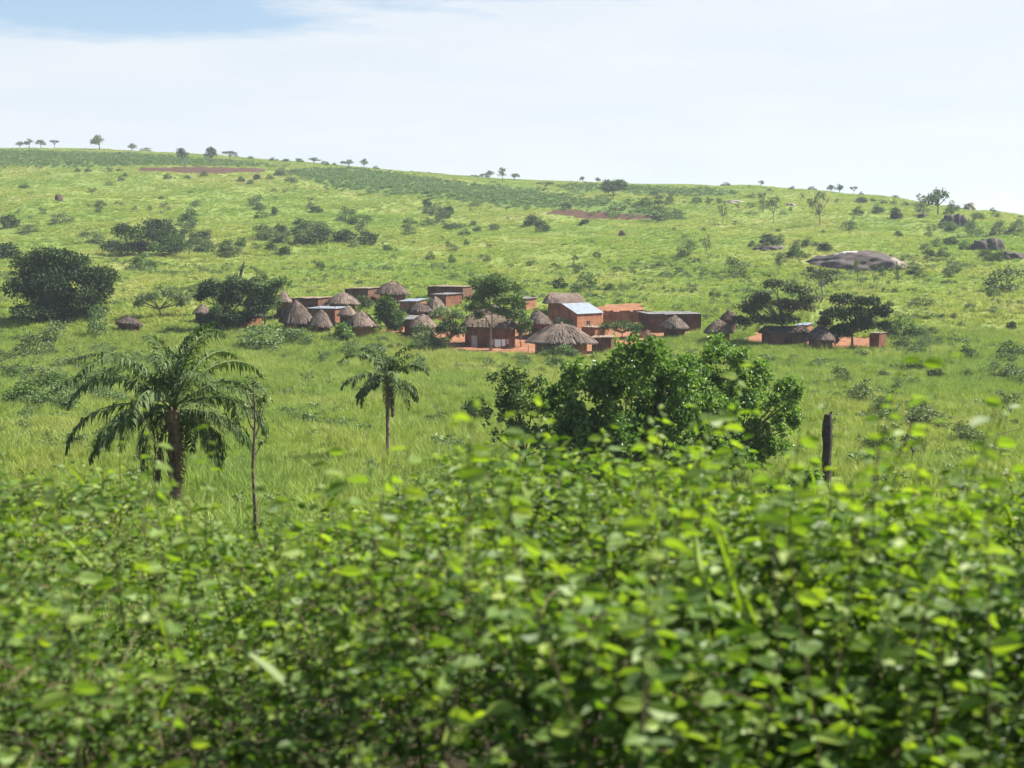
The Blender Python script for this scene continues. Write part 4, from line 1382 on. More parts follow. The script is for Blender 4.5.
    o = t.build('spiky_plant', M['pale_leaf'], None, (p.x, p.y, p.z + .6))
    tag(o, 'spiky pale-leaved plant behind the hedge at the right edge', 'plant')


# ------------------------------------------------------------------ palms


def palm(label, px, crown_row, base_row, frond_px, n, trunk_r, seed, elev=(88, -22), dead=2, leaf_len=1.05, width=0.034, nl=80, lean=0.0):
    p = at(px, base_row)
    m = mpp(p)
    rng = np.random.default_rng(seed)
    Hh = (base_row - crown_row) * m
    root = empty('oil_palm', (p.x, p.y, p.z))
    t = MB()
    k = 16
    t.tube([(lean * (i / k) ** 1.5 + rng.normal() * .01, rng.normal() * .01, -.15 + (Hh + .15) * i / k) for i in range(k + 1)],
           [trunk_r * (1.15 if i == 0 else (0.92 + 0.16 * (i % 2)) * (1 + .18 * max(0, i - k * .7) / (k * .3))) for i in range(k + 1)], 10)
    # old leaf bases round the trunk
    for i in range(46 if trunk_r > .15 else 16):
        z = Hh * (.25 + .75 * rng.random())
        a = rng.random() * 6.28
        b0 = Vector((lean * (z / Hh) ** 1.5 + math.cos(a) * trunk_r * .9, math.sin(a) * trunk_r * .9, z))
        t.tube([b0, b0 + Vector((math.cos(a) * trunk_r * .5, math.sin(a) * trunk_r * .5, trunk_r * 1.1))], [trunk_r * .28, trunk_r * .12], 5)
    t.build('trunk', M['palm_bark'], root)
    L0 = frond_px * m
    top = Vector((lean, 0, Hh))
    for i in range(n + dead):
        old = i >= n
        f = MB()
        a = i * 2.39996 + rng.normal() * .15
        u = min(i / max(n - 1, 1), 1.0)
        if math.sin(a) < -0.72 and u > .55:
            a += 1.3 if math.cos(a) > 0 else -1.3
        el = math.radians(elev[0] + (elev[1] - elev[0]) * u ** 0.9 + rng.normal() * 10)
        L = L0 * (0.78 + 0.30 * math.sin(math.pi * min(1, .25 + u * .8)) + rng.normal() * .10)
        if old:
            el = math.radians(-68 + rng.normal() * 6)
            L = L0 * .72
        droop = 1.45 + 0.95 * rng.random() - 0.5 * (u > .75)
        d = Vector((math.cos(a), math.sin(a), 0))
        side0 = Vector((-math.sin(a), math.cos(a), 0))
        pts, q, e = [], top + Vector((0, 0, rng.normal() * .1)), el
        steps = 16
        dirs = []
        for s_ in range(steps + 1):
            pts.append(q.copy())
            dv = d * math.cos(e) + Vector((0, 0, math.sin(e)))
            dirs.append(dv)
            q = q + dv * (L / steps)
            e = max(e - droop / steps * (0.25 + 1.7 * (s_ / steps)), -1.5)
        f.tube(pts, [0.042 * L0 / 5 * (1.25 - 1.1 * s_ / steps) for s_ in range(steps + 1)], 5, 0.85 if not old else 0.5)
        V, rn = [], []
        for s2 in range(nl):
            tt = 0.16 + 0.84 * (s2 + rng.random() * .6) / nl
            x = tt * steps
            j = min(int(x), steps - 1)
            fr = x - j
            b = pts[j].lerp(pts[j + 1], fr)
            dv = dirs[j]
            ll = leaf_len * (math.sin(math.pi * min(1, 0.12 + tt * 0.86)) ** .6) * (0.6 + .6 * rng.random()) * L0 / 5.2
            for sg in (-1, 1):
                if rng.random() < .14:
                    continue
                sd_ = side0 * sg
                upv = dv.cross(side0) * -1
                out = (sd_ * 0.85 + dv * (0.45 + .4 * tt) + upv * (0.15 if not old else -0.3) + Vector((rng.normal() * .22, rng.normal() * .22, rng.normal() * .22))).normalized()
                mid = b + out * ll * .5
                hang = 0.45 + 0.42 * rng.random() + (0.3 if old else 0)
                tip = mid + (out * (1 - hang) + Vector((0, 0, -hang))).normalized() * ll * .5
                wv = out.cross(Vector((0, 0, 1)))
                wv = (wv.normalized() if wv.length > 1e-3 else side0) * width * L0 / 5.2
                wv = (wv + dv * width * L0 / 5.2 * .8)
                V += [b - wv * .5, b + wv * .5, mid + wv, mid - wv, tip]
                rn += [0.25 + .7 * rng.random()] * 5
        k5 = 5 * np.arange(len(V) // 5)[:, None]
        f.add(np.array([tuple(v) for v in V]), k5 + np.array([[0, 1, 2, 3]]), np.array(rn))
        f.f.append(f.f[-1][:, [3, 2, 2]] * 0 + k5 + np.array([[3, 2, 4]]) + (f.n - len(V)))
        fo = f.build('frond', M['palm_leaf'] if not old else M['dead_frond'], root)
        if old:
            fo['label'] = 'dry brown hanging frond'
    tag(root, label, 'palm tree')
    return root


M['dead_frond'] = leaf_mat('dead_frond', [(0.0, (0.06, 0.04, 0.02)), (1.0, (0.16, 0.11, 0.06))], rough=0.8, trans=0.15)


# ------------------------------------------------------------------ village


def thatch_roof(mb, rx, ry, h, ridge=0.0, seed=0, straw=420):
    rng = np.random.default_rng(seed)
    nu, nv = 56, 10
    th = np.linspace(0, 2 * math.pi, nu, endpoint=False)
    rag = 1 + rng.normal(size=nu) * 0.035 + 0.05 * np.sin(th * 3 + seed) + 0.03 * np.sin(th * 7 + 2 * seed)
    tt = np.linspace(0, 1, nv)

    def P(t, th_, rg, dz=0.0):
        prof = t ** 0.92
        x = np.cos(th_) * (rx - ridge) * prof * rg + np.clip(np.cos(th_) * 3, -1, 1) * ridge
        y = np.sin(th_) * ry * prof * rg
        z = 0.94 * h * (1 - (0.22 * t + 0.78 * t ** 1.75)) + dz + 0.30 * h * (np.sin(th_ * 5 + seed + t * 4) + np.sin(th_ * 2 + 3 * seed)) * t * (1 - t) * 0.5
        return np.stack((x, y, z), -1)
    rows = [P(t, th, 1 + (rag - 1) * t) for t in tt]
    eave = P(1.0, th, rag * 0.99, 0)
    eave[:, 2] -= 0.16 + 0.10 * rng.random(nu)
    under = P(0.72, th, np.ones(nu), 0)
    under[:, 2] = -0.05
    rows += [eave, under]
    V = np.stack(rows)
    k = len(rows)
    i = np.arange(k * nu).reshape(k, nu)
    q = np.stack((i[:-1], i[1:], np.roll(i[1:], -1, 1), np.roll(i[:-1], -1, 1)), -1).reshape(-1, 4)
    mb.add(V.reshape(-1, 3), q, np.repeat(0.35 + .3 * rng.random(k), nu))
    # bundles of straw lying down the slope
    a = rng.random(straw) * 6.283
    t0 = np.sqrt(rng.random(straw)) * 0.9
    t1 = np.minimum(t0 + 0.16 + .1 * rng.random(straw), 1.06)
    A, B = P(t0, a, np.ones(straw), 0.05), P(t1, a + rng.normal(size=straw) * .03, np.ones(straw), 0.03)
    B[:, 2] += 0.16 * rng.random(straw) ** 2
    S = unit(np.cross(B - A, np.array([0, 0, 1.0]))) * (0.05 + 0.10 * rng.random(straw))[:, None]
    V = np.stack((A - S, A + S, B + S * .6, B - S * .6), 1)
    mb.add(V.reshape(-1, 3), np.arange(4 * straw).reshape(-1, 4), np.repeat(rng.random(straw), 4))
    # tuft at the peak
    if ridge < 0.2:
        mb.tube([(0, 0, .94 * h - .12), (0.03, 0, .94 * h + .05), (0.05, 0.03, .94 * h + .14)], [.42, .30, .08], 7)


def hut(label, l, r, apex, eave, base, wall='mud_red', thatch='thatch', seed=0, ridge=0.0, ry=None, door=-0.35, door_mat='doorway_shade', wr=0.74, rz=0.0):
    cx = (l + r) / 2
    p = at(cx, base)
    m = mpp(p)
    R = (r - l) / 2 * m * 1.05
    Ry = R if ry is None else ry
    wx, wy = R * wr, Ry * wr
    wh = max((base - eave) * m, 1.2) + 0.25
    rh = (eave - apex) * m * 0.90
    o = empty('round_hut' if ridge < .2 else 'thatched_house', (p.x, p.y + wy, p.z), rz)
    w = MB()
    rng = np.random.default_rng(seed + 50)
    nu = 36
    th = np.linspace(0, 2 * math.pi, nu, endpoint=False)
    rr = 1 + rng.normal(size=nu) * .012
    if ridge < .2:
        ring = np.stack((np.cos(th) * wx * rr, np.sin(th) * wy * rr, np.zeros(nu)), -1)
    else:
        c_, s_ = np.cos(th), np.sin(th)
        ring = np.stack((np.sign(c_) * np.abs(c_) ** .25 * wx, np.sign(s_) * np.abs(s_) ** .25 * wy, np.zeros(nu)), -1)
    zs = [-1.0, 0.0, wh * .5, wh]
    V = np.concatenate([ring + np.array([0, 0, z]) for z in zs])
    i = np.arange(4 * nu).reshape(4, nu)
    w.add(V, np.stack((i[:-1], np.roll(i[:-1], -1, 1), np.roll(i[1:], -1, 1), i[1:]), -1).reshape(-1, 4))
    w.add(ring + np.array([0, 0, wh]), [tuple(range(nu))])
    wo = w.build('wall', M[wall], o)
    f = MB()
    thatch_roof(f, R, Ry * (1 if ridge < .2 else 1.0), rh, ridge, seed, 460)
    ro = f.build('roof', M[thatch], o, (0, 0, wh - 0.02), smooth=False)
    ro.rotation_euler = (rng.normal() * .05, rng.normal() * .05, 0)
    d = MB()
    a = -math.pi / 2 + door
    dh = min(1.65, wh * .86)
    if ridge < .2:
        d.box((math.cos(a) * wx * .99, math.sin(a) * wy * .99, dh / 2), (.12, .78, dh), a)
    else:
        d.box((door * wx, -wy * .995, dh / 2), (.85, .12, dh), 0)
    d.build('door', M[door_mat], o)  # the dark ones are panels painted as the shade of an opening
    tag(o, label, 'hut' if ridge < .2 else 'house')
    return o


def house(label, l, c, r, top, base, theta=-20, wall='mud_red', roof='metal', seed=0, door=None, window=None, gable=0.0, dmax=7.0, stones=5, tilt=0.14, name='mud_house', over=0.22):
    p = at(c, base)
    m = mpp(p)
    th = math.radians(theta)
    w = max((c - l) * m / math.cos(th), 1.0)
    d = min(max((r - c) * m / max(math.sin(abs(th)), .2), 2.4), dmax) if r > c else 4.0
    h = (base - top) * m
    cs, sn = math.cos(th), math.sin(th)
    ox, oy = w / 2, -d / 2
    ctr = Vector((p.x - (cs * ox - sn * oy), p.y - (sn * ox + cs * oy), p.z))
    o = empty(name, ctr, th)
    b = MB()
    if not gable:
        b.box((0, 0, h / 2 - .6), (w, d, h + 1.2))
    else:                                       # ridge along local y
        zt, zr = h - 0.0, h + gable
        V = [(-w / 2, -d / 2, -1.2), (w / 2, -d / 2, -1.2), (w / 2, d / 2, -1.2), (-w / 2, d / 2, -1.2), (-w / 2, -d / 2, zt), (w / 2, -d / 2, zt), (w / 2, d / 2, zt), (-w / 2, d / 2, zt), (0, -d / 2, zr), (0, d / 2, zr)]
        b.add(V, [(0, 1, 5, 8, 4), (2, 3, 7, 9, 6), (1, 2, 6, 5), (3, 0, 4, 7), (3, 2, 1, 0)])
    b.build('wall', M[wall], o)
    rng = np.random.default_rng(seed + 7)
    f = MB()
    if gable:
        nx_ = 40
        for sg in (-1, 1):
            V = []
            for j in range(2):
                for i in range(nx_ + 1):
                    y = -d / 2 - over + (d + 2 * over) * i / nx_
                    x0 = 0 if j == 0 else sg * (w / 2 + over)
                    z0 = h + gable + .06 if j == 0 else h - gable * over / (w / 2) + .06
                    V.append((x0, y, z0 + (0.02 if i % 2 else -0.02)))
            n1 = nx_ + 1
            V2 = [(a, b_, z - .05) for a, b_, z in V]
            fc = [(i, i + 1, n1 + i + 1, n1 + i) for i in range(nx_)]
            fc2 = [(2 * n1 + i, 2 * n1 + n1 + i, 2 * n1 + n1 + i + 1, 2 * n1 + i + 1) for i in range(nx_)]
            rim = [(n1 + i, n1 + i + 1, 3 * n1 + i + 1, 3 * n1 + i) for i in range(nx_)] + [(0, n1, 3 * n1, 2 * n1), (nx_, 2 * n1 + nx_, 3 * n1 + nx_, n1 + nx_)]
            f.add(V + V2, fc + fc2 + rim, rng.random())
        f.build('roof', M[roof], o)
    else:
        # sheets of uneven tilt laid side by side on poles
        k = max(int(w / 1.1), 2)
        W = w + 2 * over
        for i in range(k):
            x = -W / 2 + W * (i + .5) / k
            tz = rng.normal() * .03
            t0 = tilt + rng.normal() * .04
            y0, y1 = -d / 2 - over * (.7 + .6 * rng.random()), d / 2 + over * (.7 + .6 * rng.random())
            hw = W / k / 2 * 1.0
            z0, z1 = h + .03 + tz, h + .03 + tz + t0
            V = [(x - hw, y0, z0), (x + hw, y0, z0), (x + hw, y1, z1), (x - hw, y1, z1)]
            V += [(a, b_, z + .06 + .02 * (i % 2)) for a, b_, z in V]
            f.add(V, [(3, 2, 1, 0), (4, 5, 6, 7), (0, 1, 5, 4), (1, 2, 6, 5), (2, 3, 7, 6), (3, 0, 4, 7)], rng.random())
        ro = f.build('roof', M[roof], o)
        if tilt > 0:                            # fill between the wall head and the tilted sheets
            g = MB()
            V = [(-w / 2 + .02, -d / 2 + .05, h - .05), (w / 2 - .02, -d / 2 + .05, h - .05), (w / 2 - .02, d / 2 - .02, h - .05), (-w / 2 + .02, d / 2 - .02, h - .05),
                 (w / 2 - .02, d / 2 - .02, h + tilt * .8), (-w / 2 + .02, d / 2 - .02, h + tilt * .8)]
            g.add(V, [(1, 2, 4), (0, 5, 3), (2, 3, 5, 4)])
            g.build('gable_end', M[wall], o)
        for i in range(stones):
            s_ = MB()
            x, y = (rng.random() - .5) * w * .9, (rng.random() - .75) * d * .6
            rs_ = .10 + .10 * rng.random()
            zz = h + .11 + tilt * (y + d / 2) / d + rs_ * .4
            ang = np.linspace(0, 6.283, 7)[:-1]
            V = [(x + math.cos(a) * rs_ * (.8 + .4 * rng.random()), y + math.sin(a) * rs_ * (.8 + .4 * rng.random()), zz - rs_ * .4) for a in ang] + [(x + math.cos(a) * rs_ * .6, y + math.sin(a) * rs_ * .6, zz + rs_ * .5) for a in ang]
            s_.add(V, [(q, (q + 1) % 6, 6 + (q + 1) % 6, 6 + q) for q in range(6)] + [tuple(range(6, 12))])
            s_.build('roof_stone', M['stone'], ro)
    if door is not None:
        for (face, pos, wd, hd, mt) in door:
            dd = MB()
            if face == 'f':
                dd.box((pos * w, -d / 2, hd / 2), (wd, .10, hd))
            else:
                dd.box((w / 2, pos * d, hd / 2), (.10, wd, hd))
            dd.build('door', M[mt], o)
    if window is not None:
        for (face, pos, z, wd, hd, mt) in window:
            dd = MB()
            if face == 'f':
                dd.box((pos * w, -d / 2, z), (wd, .08, hd))
            else:
                dd.box((w / 2, pos * d, z), (.08, wd, hd))
            dd.build('window', M[mt], o)
    tag(o, label, 'shed' if name == 'brick_block' else 'house')
    return o


def village():
    D = 'doorway_shade'
    # back row, left to right
    house('flat-roofed house left of the egg-shaped tree, at the very back', 344, 368, 377, 289, 304, -18, 'mud_brown', 'mud_roof', 1, stones=3)
    hut('high thatched hut at the very back above the egg-shaped tree', 375, 408, 281, 295, 305, 'mud_red', 'thatch', 2)
    house('taller flat-roofed house at the very back right of centre', 427, 463, 472, 287, 302, -16, 'mud_brown', 'mud_roof', 3, stones=2, tilt=0.1)
    house('lower flat-roofed house with pale roof edge in front of the tall one', 431, 446, 461, 295, 309, -32, 'mud_red', 'old_metal', 4, stones=6)
    house('small metal-roofed house half hidden right of the tall village tree', 514, 526, 537, 299, 311, -35, 'mud_orange', 'old_metal', 5, stones=2)
    hut('wide flat-topped thatched house behind the blue metal roof', 544, 585, 293, 305, 316, 'mud_red', 'thatch', 6, ridge=2.3, ry=2.6)
    # left cluster
    hut('lone small thatched hut far left, behind the large palm', 113, 139, 317, 326, 334, 'mud_brown', 'thatch_old', 7)
    hut('small grey hut left of the dark spreading tree', 192, 210, 305, 315, 324, 'mud_brown', 'thatch_old', 8)
    house('tiny low house with a bright orange end, right of the dark spreading tree', 226, 240, 259, 317, 328, -50, 'mud_orange', 'old_metal', 9, stones=2)
    hut('tall narrow hut behind the pair of pointed huts', 274, 291, 292, 303, 320, 'mud_brown', 'thatch', 10, wr=0.8)
    house('flat-roofed house between the tall narrow hut and the steep thatched hut', 290, 318, 327, 299, 315, -18, 'mud_brown', 'mud_roof', 11, stones=3, tilt=0.1)
    hut('steep thatched hut behind the metal-edged house on the left', 325, 358, 292, 305, 315, 'mud_red', 'thatch', 12)
    house('house with a bright metal roof edge behind the pointed huts', 306, 335, 346, 309, 325, -20, 'mud_red', 'metal', 13, stones=6)
    hut('largest pointed hut of the left front pair', 278, 311, 299, 322, 333, 'mud_red', 'thatch_old', 14, door=0.5)
    hut('smaller pointed hut on the right of the left front pair', 308, 331, 310, 327, 335, 'mud_orange', 'thatch_old', 15, door=0.2)
    hut('rear roof of the two thatched huts left of the egg-shaped tree', 337, 357, 307, 317, 328, 'mud_red', 'thatch', 16)
    hut('front thatched hut with a glowing orange wall left of the egg-shaped tree', 345, 376, 311, 329, 340, 'mud_orange', 'thatch', 17, door=-1.0)
    # middle
    house('house with a long bright metal roof right of the egg-shaped tree', 399, 416, 425, 302, 315, -26, 'mud_orange', 'metal', 18, stones=3, tilt=0.35)
    hut('pointed hut in front of the bright metal roof', 407, 432, 303, 314, 326, 'mud_brown', 'thatch_old', 19)
    hut('pointed hut in front of the lower flat-roofed house', 424, 446, 297, 311, 322, 'mud_red', 'thatch', 20)
    hut('low thatched hut with a red lit side left of the small dark tree', 409, 436, 315, 328, 342, 'mud_red', 'thatch', 21, door=-0.5)
    house('low shed with a grey sheet roof leaning on the red-sided hut', 404, 420, 426, 320, 336, -20, 'mud_brown', 'old_metal', 22, stones=2, tilt=0.5)
    hut('thatched house behind the laundry house', 474, 503, 305, 316, 326, 'mud_red', 'thatch', 23, ridge=1.4, ry=2.2)
    hut('long thatched house with laundry hanging along its front', 462, 518, 315, 329, 347, 'mud_red', 'thatch_new', 24, ridge=2.6, ry=2.6, door=-0.62, door_mat='door_pale', wr=.86)
    hut('small pointed hut behind the left of the big front hut', 526, 552, 311, 326, 339, 'mud_brown', 'thatch_old', 25)
    house('gabled house with a blue-white metal roof and an orange end', 549, 577, 604, 313.5, 331, -42, 'mud_orange', 'metal', 26, gable=1.45, dmax=9,
          door=[('s', -0.05, .8, 1.5, 'doorway_shade')], window=[('f', -0.12, 1.7, .7, .7, 'door_pale')], stones=0)
    house('small orange annexe at the foot of the gabled house', 582, 595, 609, 328, 340, -42, 'mud_orange', 'mud_roof', 27, stones=3, tilt=0.1)
    hut('big broad front hut with sagging thatch, largest of all', 528, 596, 323, 345, 359, 'mud_orange', 'thatch_old', 28, ridge=0.0, ry=4.3, door=-0.75, door_mat='door_pale')
    house('low dark shed with a pale roof rim right of the big front hut', 592, 611, 616, 338, 354, -14, 'mud_brown', 'mud_roof', 29, stones=3, tilt=0.1)
    # right
    house('long dark house with a grey metal roof', 649, 701, 711, 314.5, 331, 10, 'mud_brown', 'old_metal', 30, stones=5)
    hut('small pointed hut in front of the long dark house', 662, 689, 316, 329, 340, 'mud_brown', 'thatch_old', 31)
    hut('pale pointed hut right of the long dark house', 706, 734, 320, 334, 346, 'mud_red', 'thatch_new', 32)
    hut('hut half hidden behind the pale pointed hut', 721, 739, 311, 321, 334, 'mud_brown', 'thatch', 33)
    house('small white-roofed house behind the long mossy shelter', 797, 806, 813, 326, 337, -34, 'mud_orange', 'metal', 34, stones=2, tilt=0.25)
    hut('long low shelter with a mossy thatched roof under the olive tree', 762, 811, 327, 334, 348, 'mud_brown', 'thatch_old', 35, ridge=2.6, ry=1.8, door=0.1, wr=.85)
    hut('last thatched hut on the right, steep and rounded', 808, 838, 326, 342, 353, 'mud_red', 'thatch_old', 36, door=0.3)
    house('small square brick block standing alone at the right end', 871, 879, 887, 334, 349.5, -42, 'mud_red', 'mud_roof', 37, stones=4, tilt=0.05, name='brick_block', over=0.1, dmax=2.2)
    # courtyard wall
    a, b = at(603, 323), at(650, 322)
    m = mpp(a)
    w = MB()
    rng = np.random.default_rng(3)
    n = 14
    for i in range(n):
        t0, t1 = i / n, (i + 1) / n
        q0, q1 = a.lerp(b, t0), a.lerp(b, t1)
        c = (q0 + q1) / 2
        hh = 1.9 + .12 * math.sin(i * 1.3) + rng.normal() * .05
        w.box((c.x, c.y, float(H(c.x, c.y)) + hh / 2 - .3), ((q1 - q0).length - .004, .32 + .01 * (i % 2), hh + .6), math.atan2(q1.y - q0.y, q1.x - q0.x))
    o = w.build('courtyard_wall', M['mud_orange'])
    tag(o, 'long sunlit orange mud wall right of the gabled house', 'wall')
    # heap of brick rubble
    p = at(647, 337)
    w = MB()
    for i in range(150):
        q = np.clip(rng.normal(size=2), -1.5, 1.5) * np.array([.7, .5])
        zz = max(0, 1.0 - .75 * np.hypot(q[0], q[1] * 1.3))
        w.box((q[0], q[1], zz * .5 - .05 + .002 * i / 150), (.38, .24, zz + .22 + .2 * rng.random()), rng.random() * 3.1)
    o = w.build('brick_heap', M['rubble'], None, (p.x, p.y, p.z))
    tag(o, 'heap of red mud bricks left of the long dark house', 'brick heap')
    # clothesline with cloths
    pa, pb = at(489, 351), at(510, 351)
    for (p, lab) in ((pa, 'left post of the clothesline in front of the laundry house'), (pb, 'right post of the clothesline in front of the laundry house')):
        w = MB()
        w.tube([(0, 0, -.2), (.02, 0, 1.9)], [.05, .04], 6)
        o = w.build('line_post', M['wood'], None, (p.x, p.y, p.z))
        tag(o, lab, 'post', 'clothesline posts')
    w = MB()
    k = [pa.lerp(pb, i / 8) + Vector((0, 0, 1.75 - .1 * math.sin(math.pi * i / 8))) for i in range(9)]
    w.tube(k, [.012] * 9, 4)
    tag(w.build('clothesline', M['wood']), 'thin clothesline stretched between two posts', 'clothesline')
    for (t0, t1, hh, mt, lab) in ((.04, .22, .9, 'cloth_pink', 'pinkish cloth on the left of the clothesline'), (.27, .56, 1.1, 'cloth_white', 'wide white sheet on the clothesline'), (.60, .78, 1.0, 'cloth_white', 'narrower white cloth right of the wide sheet'), (.82, .95, .75, 'cloth_pink', 'small pinkish cloth at the right end of the clothesline')):
        c = MB()
        V, nn = [], 10
        for j in range(6):
            for i in range(nn):
                t = t0 + (t1 - t0) * i / (nn - 1)
                q = pa.lerp(pb, t) + Vector((0, 0, 1.76 - .1 * math.sin(math.pi * t)))
                V.append((q.x, q.y - .03 + .06 * math.sin(i * 1.9) * j / 5, q.z - hh * j / 5 * (1 - .06 * math.sin(i * 1.1))))
        c.add(V, [(j * nn + i, j * nn + i + 1, (j + 1) * nn + i + 1, (j + 1) * nn + i) for j in range(5) for i in range(nn - 1)])
        tag(c.build('laundry_cloth', M[mt], smooth=True), lab, 'laundry', 'laundry on the clothesline')
    # thin fence posts by the bare yard
    for i, (px, b, h) in enumerate(((433, 352, 10), (441, 352.5, 12), (447, 353, 9), (455, 353.5, 12), (459, 353, 9), (528, 357, 12))):
        p = at(px, b)
        m = mpp(p)
        w = MB()
        w.tube([(0, 0, -.2), (.03, .02, h * m * .6), (.0 + .05 * (i % 3), 0, h * m)], [.05, .045, .03], 6)
        o = w.build('fence_post', M['wood'], None, (p.x, p.y, p.z))
        tag(o, 'thin grey stick of a fence at the front edge of the bare red yard', 'fence post', 'sticks of the yard fence')
    # pole by the tall narrow hut
    p = at(272.5, 321)
    m = mpp(p)
    w = MB()
    w.tube([(0, 0, -.2), (.03, 0, 10 * m), (0, 0, 24 * m)], [.10, .09, .06], 7)
    tag(w.build('wooden_pole', M['wood'], None, (p.x, p.y, p.z)), 'tall weathered pole at the left of the tall narrow hut', 'pole')


# ------------------------------------------------------------------ the roadside hedge


def hedge_top(x, y):
    base = np.interp(y, [2.2, 2.7, 3.1, 3.4, 3.8, 4.6, 6.0, 7.5, 9.5], [-2.5, -2.0, -1.50, -1.16, -0.99, -1.00, -1.09, -1.27, -1.7])
    n = 1.05 * (0.13 * np.sin(x * 1.9 + 0.7 + 0.8 * np.sin(y * 1.3)) + 0.10 * np.sin(x * 3.7 + y * 2.1) + 0.07 * np.sin(x * 6.3 - y * 4.1 + 1.0) + 0.05 * np.sin(x * 11 + y * 7))
    px = 512 + F * x / np.maximum(y, 1.5)
    rise = np.interp(px, [-200, 0, 130, 260, 400, 520, 700, 900, 1024, 1300], [-.02, -.07, -.22, -.24, -.10, -.09, -.12, -0.14, -0.07, -.02])
    return base + n + rise * np.interp(y, [2, 4, 9], [.4, 1, 1.3])


def hedge():
    rng = np.random.default_rng(21)
    root = empty('hedge', (0, 5, -3.2))
    off = np.array([0, -5, 3.2])
    lf, st = MB(), MB()
    # leafy shoots: every shoot is a short bent stem with leaves along it
    n = 22600
    Y = 2.45 + 6.9 * rng.random(n) ** 1.15
    X = (rng.random(n) * 2 - 1) * (0.50 * Y + 1.3)
    low = np.arange(n) < 3600
    Y = np.where(low, 3.0 + 2.2 * rng.random(n), Y)
    X = (rng.random(n) * 2 - 1) * (0.50 * Y + 1.3)
    T = hedge_top(X, Y)
    dep = np.where(rng.random(n) < .58, rng.exponential(0.17, n), 1.4 * rng.random(n))
    dep = np.where(low, np.maximum(T + 1.05, .1) + 1.15 * rng.random(n), dep)
    Z = T - dep
    out = np.column_stack((rng.normal(size=n) * .8, rng.normal(size=n) * .8 - 0.35, 0.75 + rng.normal(size=n) * .5))
    out = unit(out)
    Ls = 0.13 + 0.20 * rng.random(n) + 0.25 * (rng.random(n) < .06)
    # hollows between the clumps: there only the deep shaded leaves remain
    hollow = np.sin(X * 4.3 + 1.7 * np.sin(Y * 2.9)) * np.sin(Y * 5.1 + 1.3 * np.sin(X * 2.2)) + 0.6 * np.sin(X * 9.1 + Y * 6.3) * np.sin(Z * 7.0 + X * 3)
    Z = np.where((hollow > 0.55) & (dep < .35), Z - 0.25 - 0.35 * rng.random(n), Z)
    # wands poking up above the rest
    wands = []
    for (px, row, y) in ((905, 352, 3.4), (955, 345, 3.9), (935, 392, 3.1), (985, 432, 3.3), (1005, 395, 4.0), (870, 440, 3.5), (770, 470, 3.2), (715, 412, 4.2), (690, 450, 3.6), (640, 485, 3.1), (560, 440, 4.4), (525, 380, 4.3),
                         (470, 410, 4.2), (430, 395, 4.6), (330, 430, 4.6), (345, 470, 4.0), (210, 425, 4.8), (130, 395, 5.2), (150, 440, 4.4), (75, 480, 4.2), (385, 480, 3.7), (600, 430, 4.7), (830, 400, 4.5), (740, 360, 4.9),
                         (480, 465, 3.4), (20, 470, 4.4), (245, 470, 4.4), (860, 470, 4.0), (960, 470, 3.5), (1015, 460, 3.2), (800, 430, 3.9), (665, 405, 4.9), (500, 430, 3.6), (410, 440, 3.8), (910, 430, 4.3), (280, 500, 3.8), (180, 480, 4.0)):
        dy = CA + (384 - row) / F * SA
        k = y / dy
        wands.append(((px - 512) / F * k, y, (-SA + (384 - row) / F * CA) * k))
    C, A, S, R = [], [], [], []
    # two kinds of bush grow into one another: small-leaved and broad-leaved
    kind = np.sin(X * 1.3 + 0.5 + 1.2 * np.sin(Y * 0.9)) + 0.5 * np.sin(X * 3.1 - Y * 1.7) + rng.normal(size=n) * .35
    for i in range(n):
        b = np.array([X[i], Y[i], Z[i]])
        k = int(5 + 5 * rng.random())
        t = (np.arange(k) + rng.random(k) * .6) / k
        tone = rng.random()
        q = b + out[i] * (Ls[i] * t)[:, None]
        q[:, 2] -= 0.25 * Ls[i] * t**2
        ph = np.arange(k) * 2.4 + rng.random() * 6
        lat = np.column_stack((np.cos(ph), np.sin(ph), np.full(k, .15))) + out[i] * .5
        sz = (0.034 + 0.048 * rng.random(k) ** 1.5) * (1.28 if kind[i] > .35 else .82) * (1 - .25 * t)
        C.append(q + unit(lat) * sz[:, None] * .6)
        lat[:, 2] -= .25 + .3 * rng.random(k)
        A.append(lat)
        S.append(sz)
        R.append(np.clip((tone * .70 + .23 * rng.random(k)) * (1.12 if dep[i] < .2 else .72), 0, .93))  # outer leaves lightened, deep ones darkened: light and shade put into the colour
        if rng.random() < .45:
            st.tube([b - out[i] * .12, b + out[i] * Ls[i] * .5, b + out[i] * Ls[i] * .95 - np.array([0, 0, .2 * Ls[i]])], [.0035, .0028, .0012], 3, 0.5, False)
    r2 = random.Random(77)
    for i in range(34):
        px = r2.choice((r2.uniform(300, 1024), r2.uniform(560, 1024), r2.uniform(0, 1024)))
        y = r2.uniform(2.6, 5.2)
        row = r2.uniform(395, 480) if px > 300 else r2.uniform(450, 510)
        k = y / (CA + (384 - row) / F * SA)
        wands.append(((px - 512) / F * k, y, (-SA + (384 - row) / F * CA) * k))
    for (x, y, z) in wands:
        zt = float(hedge_top(np.array(x), np.array(y))) - .10
        lean = rng.normal() * .16
        p0, p2 = np.array([x - lean, y + .25 + rng.random() * .35, zt]), np.array([x, y, z])
        pm = (p0 + p2) / 2 + rng.normal(size=3) * .03
        st.tube([p0, pm, p2], [.0040, .0028, .0012], 4, 0.5, False)
        k = max(5, int(np.linalg.norm(p2 - p0) / .048))
        t = (np.arange(k) + rng.random(k) * .7) / k
        q = p0 * ((1 - t) ** 2)[:, None] + pm * (2 * t * (1 - t))[:, None] + p2 * (t * t)[:, None]
        ph = np.arange(k) * 2.4 + rng.random() * 6
        lat = np.column_stack((np.cos(ph), np.sin(ph), np.full(k, .2)))
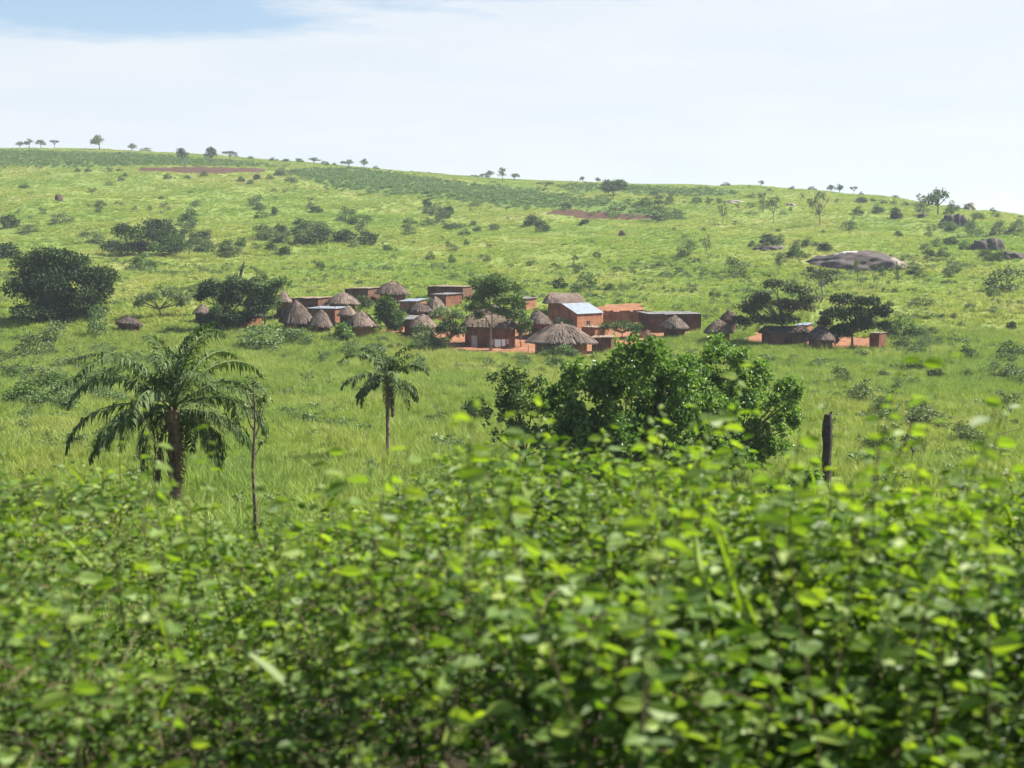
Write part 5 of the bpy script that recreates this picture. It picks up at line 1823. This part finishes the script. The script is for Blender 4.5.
        sz = 0.045 + 0.06 * rng.random(k)
        sz *= 1 - .3 * t
        C.append(q + lat * sz[:, None] * .5)
        lat[:, 2] -= .5 * rng.random(k)
        A.append(lat)
        S.append(sz)
        R.append(.45 + .48 * rng.random(k))
    # long grass blades growing up through it
    nb = 420
    by = 3.7 + 5.2 * rng.random(nb)
    bx = (rng.random(nb) * 2 - 1) * (0.5 * by + 1.0)
    bz = hedge_top(bx, by) - 0.12 + .1 * rng.random(nb)
    bl = 0.16 + 0.26 * rng.random(nb) ** 2
    bd = unit(np.column_stack((rng.normal(size=nb) * .5, rng.normal(size=nb) * .5, np.ones(nb))))
    leaves(lf, np.column_stack((bx, by, bz)) + bd * bl[:, None] * .4 + off, bd, bl, rng, 0.055, True, 0.03, .62 + .3 * rng.random(nb), up=0)
    C, A, S, R = np.concatenate(C), np.concatenate(A), np.concatenate(S), np.concatenate(R)
    red = rng.random(len(R)) < 0.010
    R = np.where(red, 1.0, R)
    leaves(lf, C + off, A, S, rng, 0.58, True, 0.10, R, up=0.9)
    for v in st.v:
        v += off
    # woody stems from the bank
    for i in range(45):
        y = 3.6 + 5.5 * rng.random()
        x = (rng.random() * 2 - 1) * (.5 * y + 1)
        zt = float(hedge_top(np.array(x), np.array(y))) - .12
        zb = float(H(x, y)) - .05
        p = [np.array([x + rng.normal() * .1, y + rng.normal() * .1, zb]), np.array([x + rng.normal() * .15, y + rng.normal() * .15, (zb + zt) / 2]), np.array([x + rng.normal() * .3, y + rng.normal() * .3, zt])]
        st.tube([a + off for a in p], [.018, .012, .004], 5, 0.5, False)
    lf.build('foliage', M['hedge_leaf'], root)
    st.build('stem', M['twig'], root)
    tag(root, 'dense leafy roadside hedge filling the whole foreground', 'hedge')
    return len(C)


rocks()
village()
village_trees()
hill_plants()
mid_trees()
palm('large oil palm with drooping dark fronds on the left', 176, 407, 512, 112, 38, 0.26, 5)
palm('smaller young palm on a slim stem below the middle huts', 388, 378, 464, 50, 21, 0.12, 9, elev=(82, -25), dead=1, leaf_len=1.2, width=0.075, nl=52)
grass_all()
hedge()
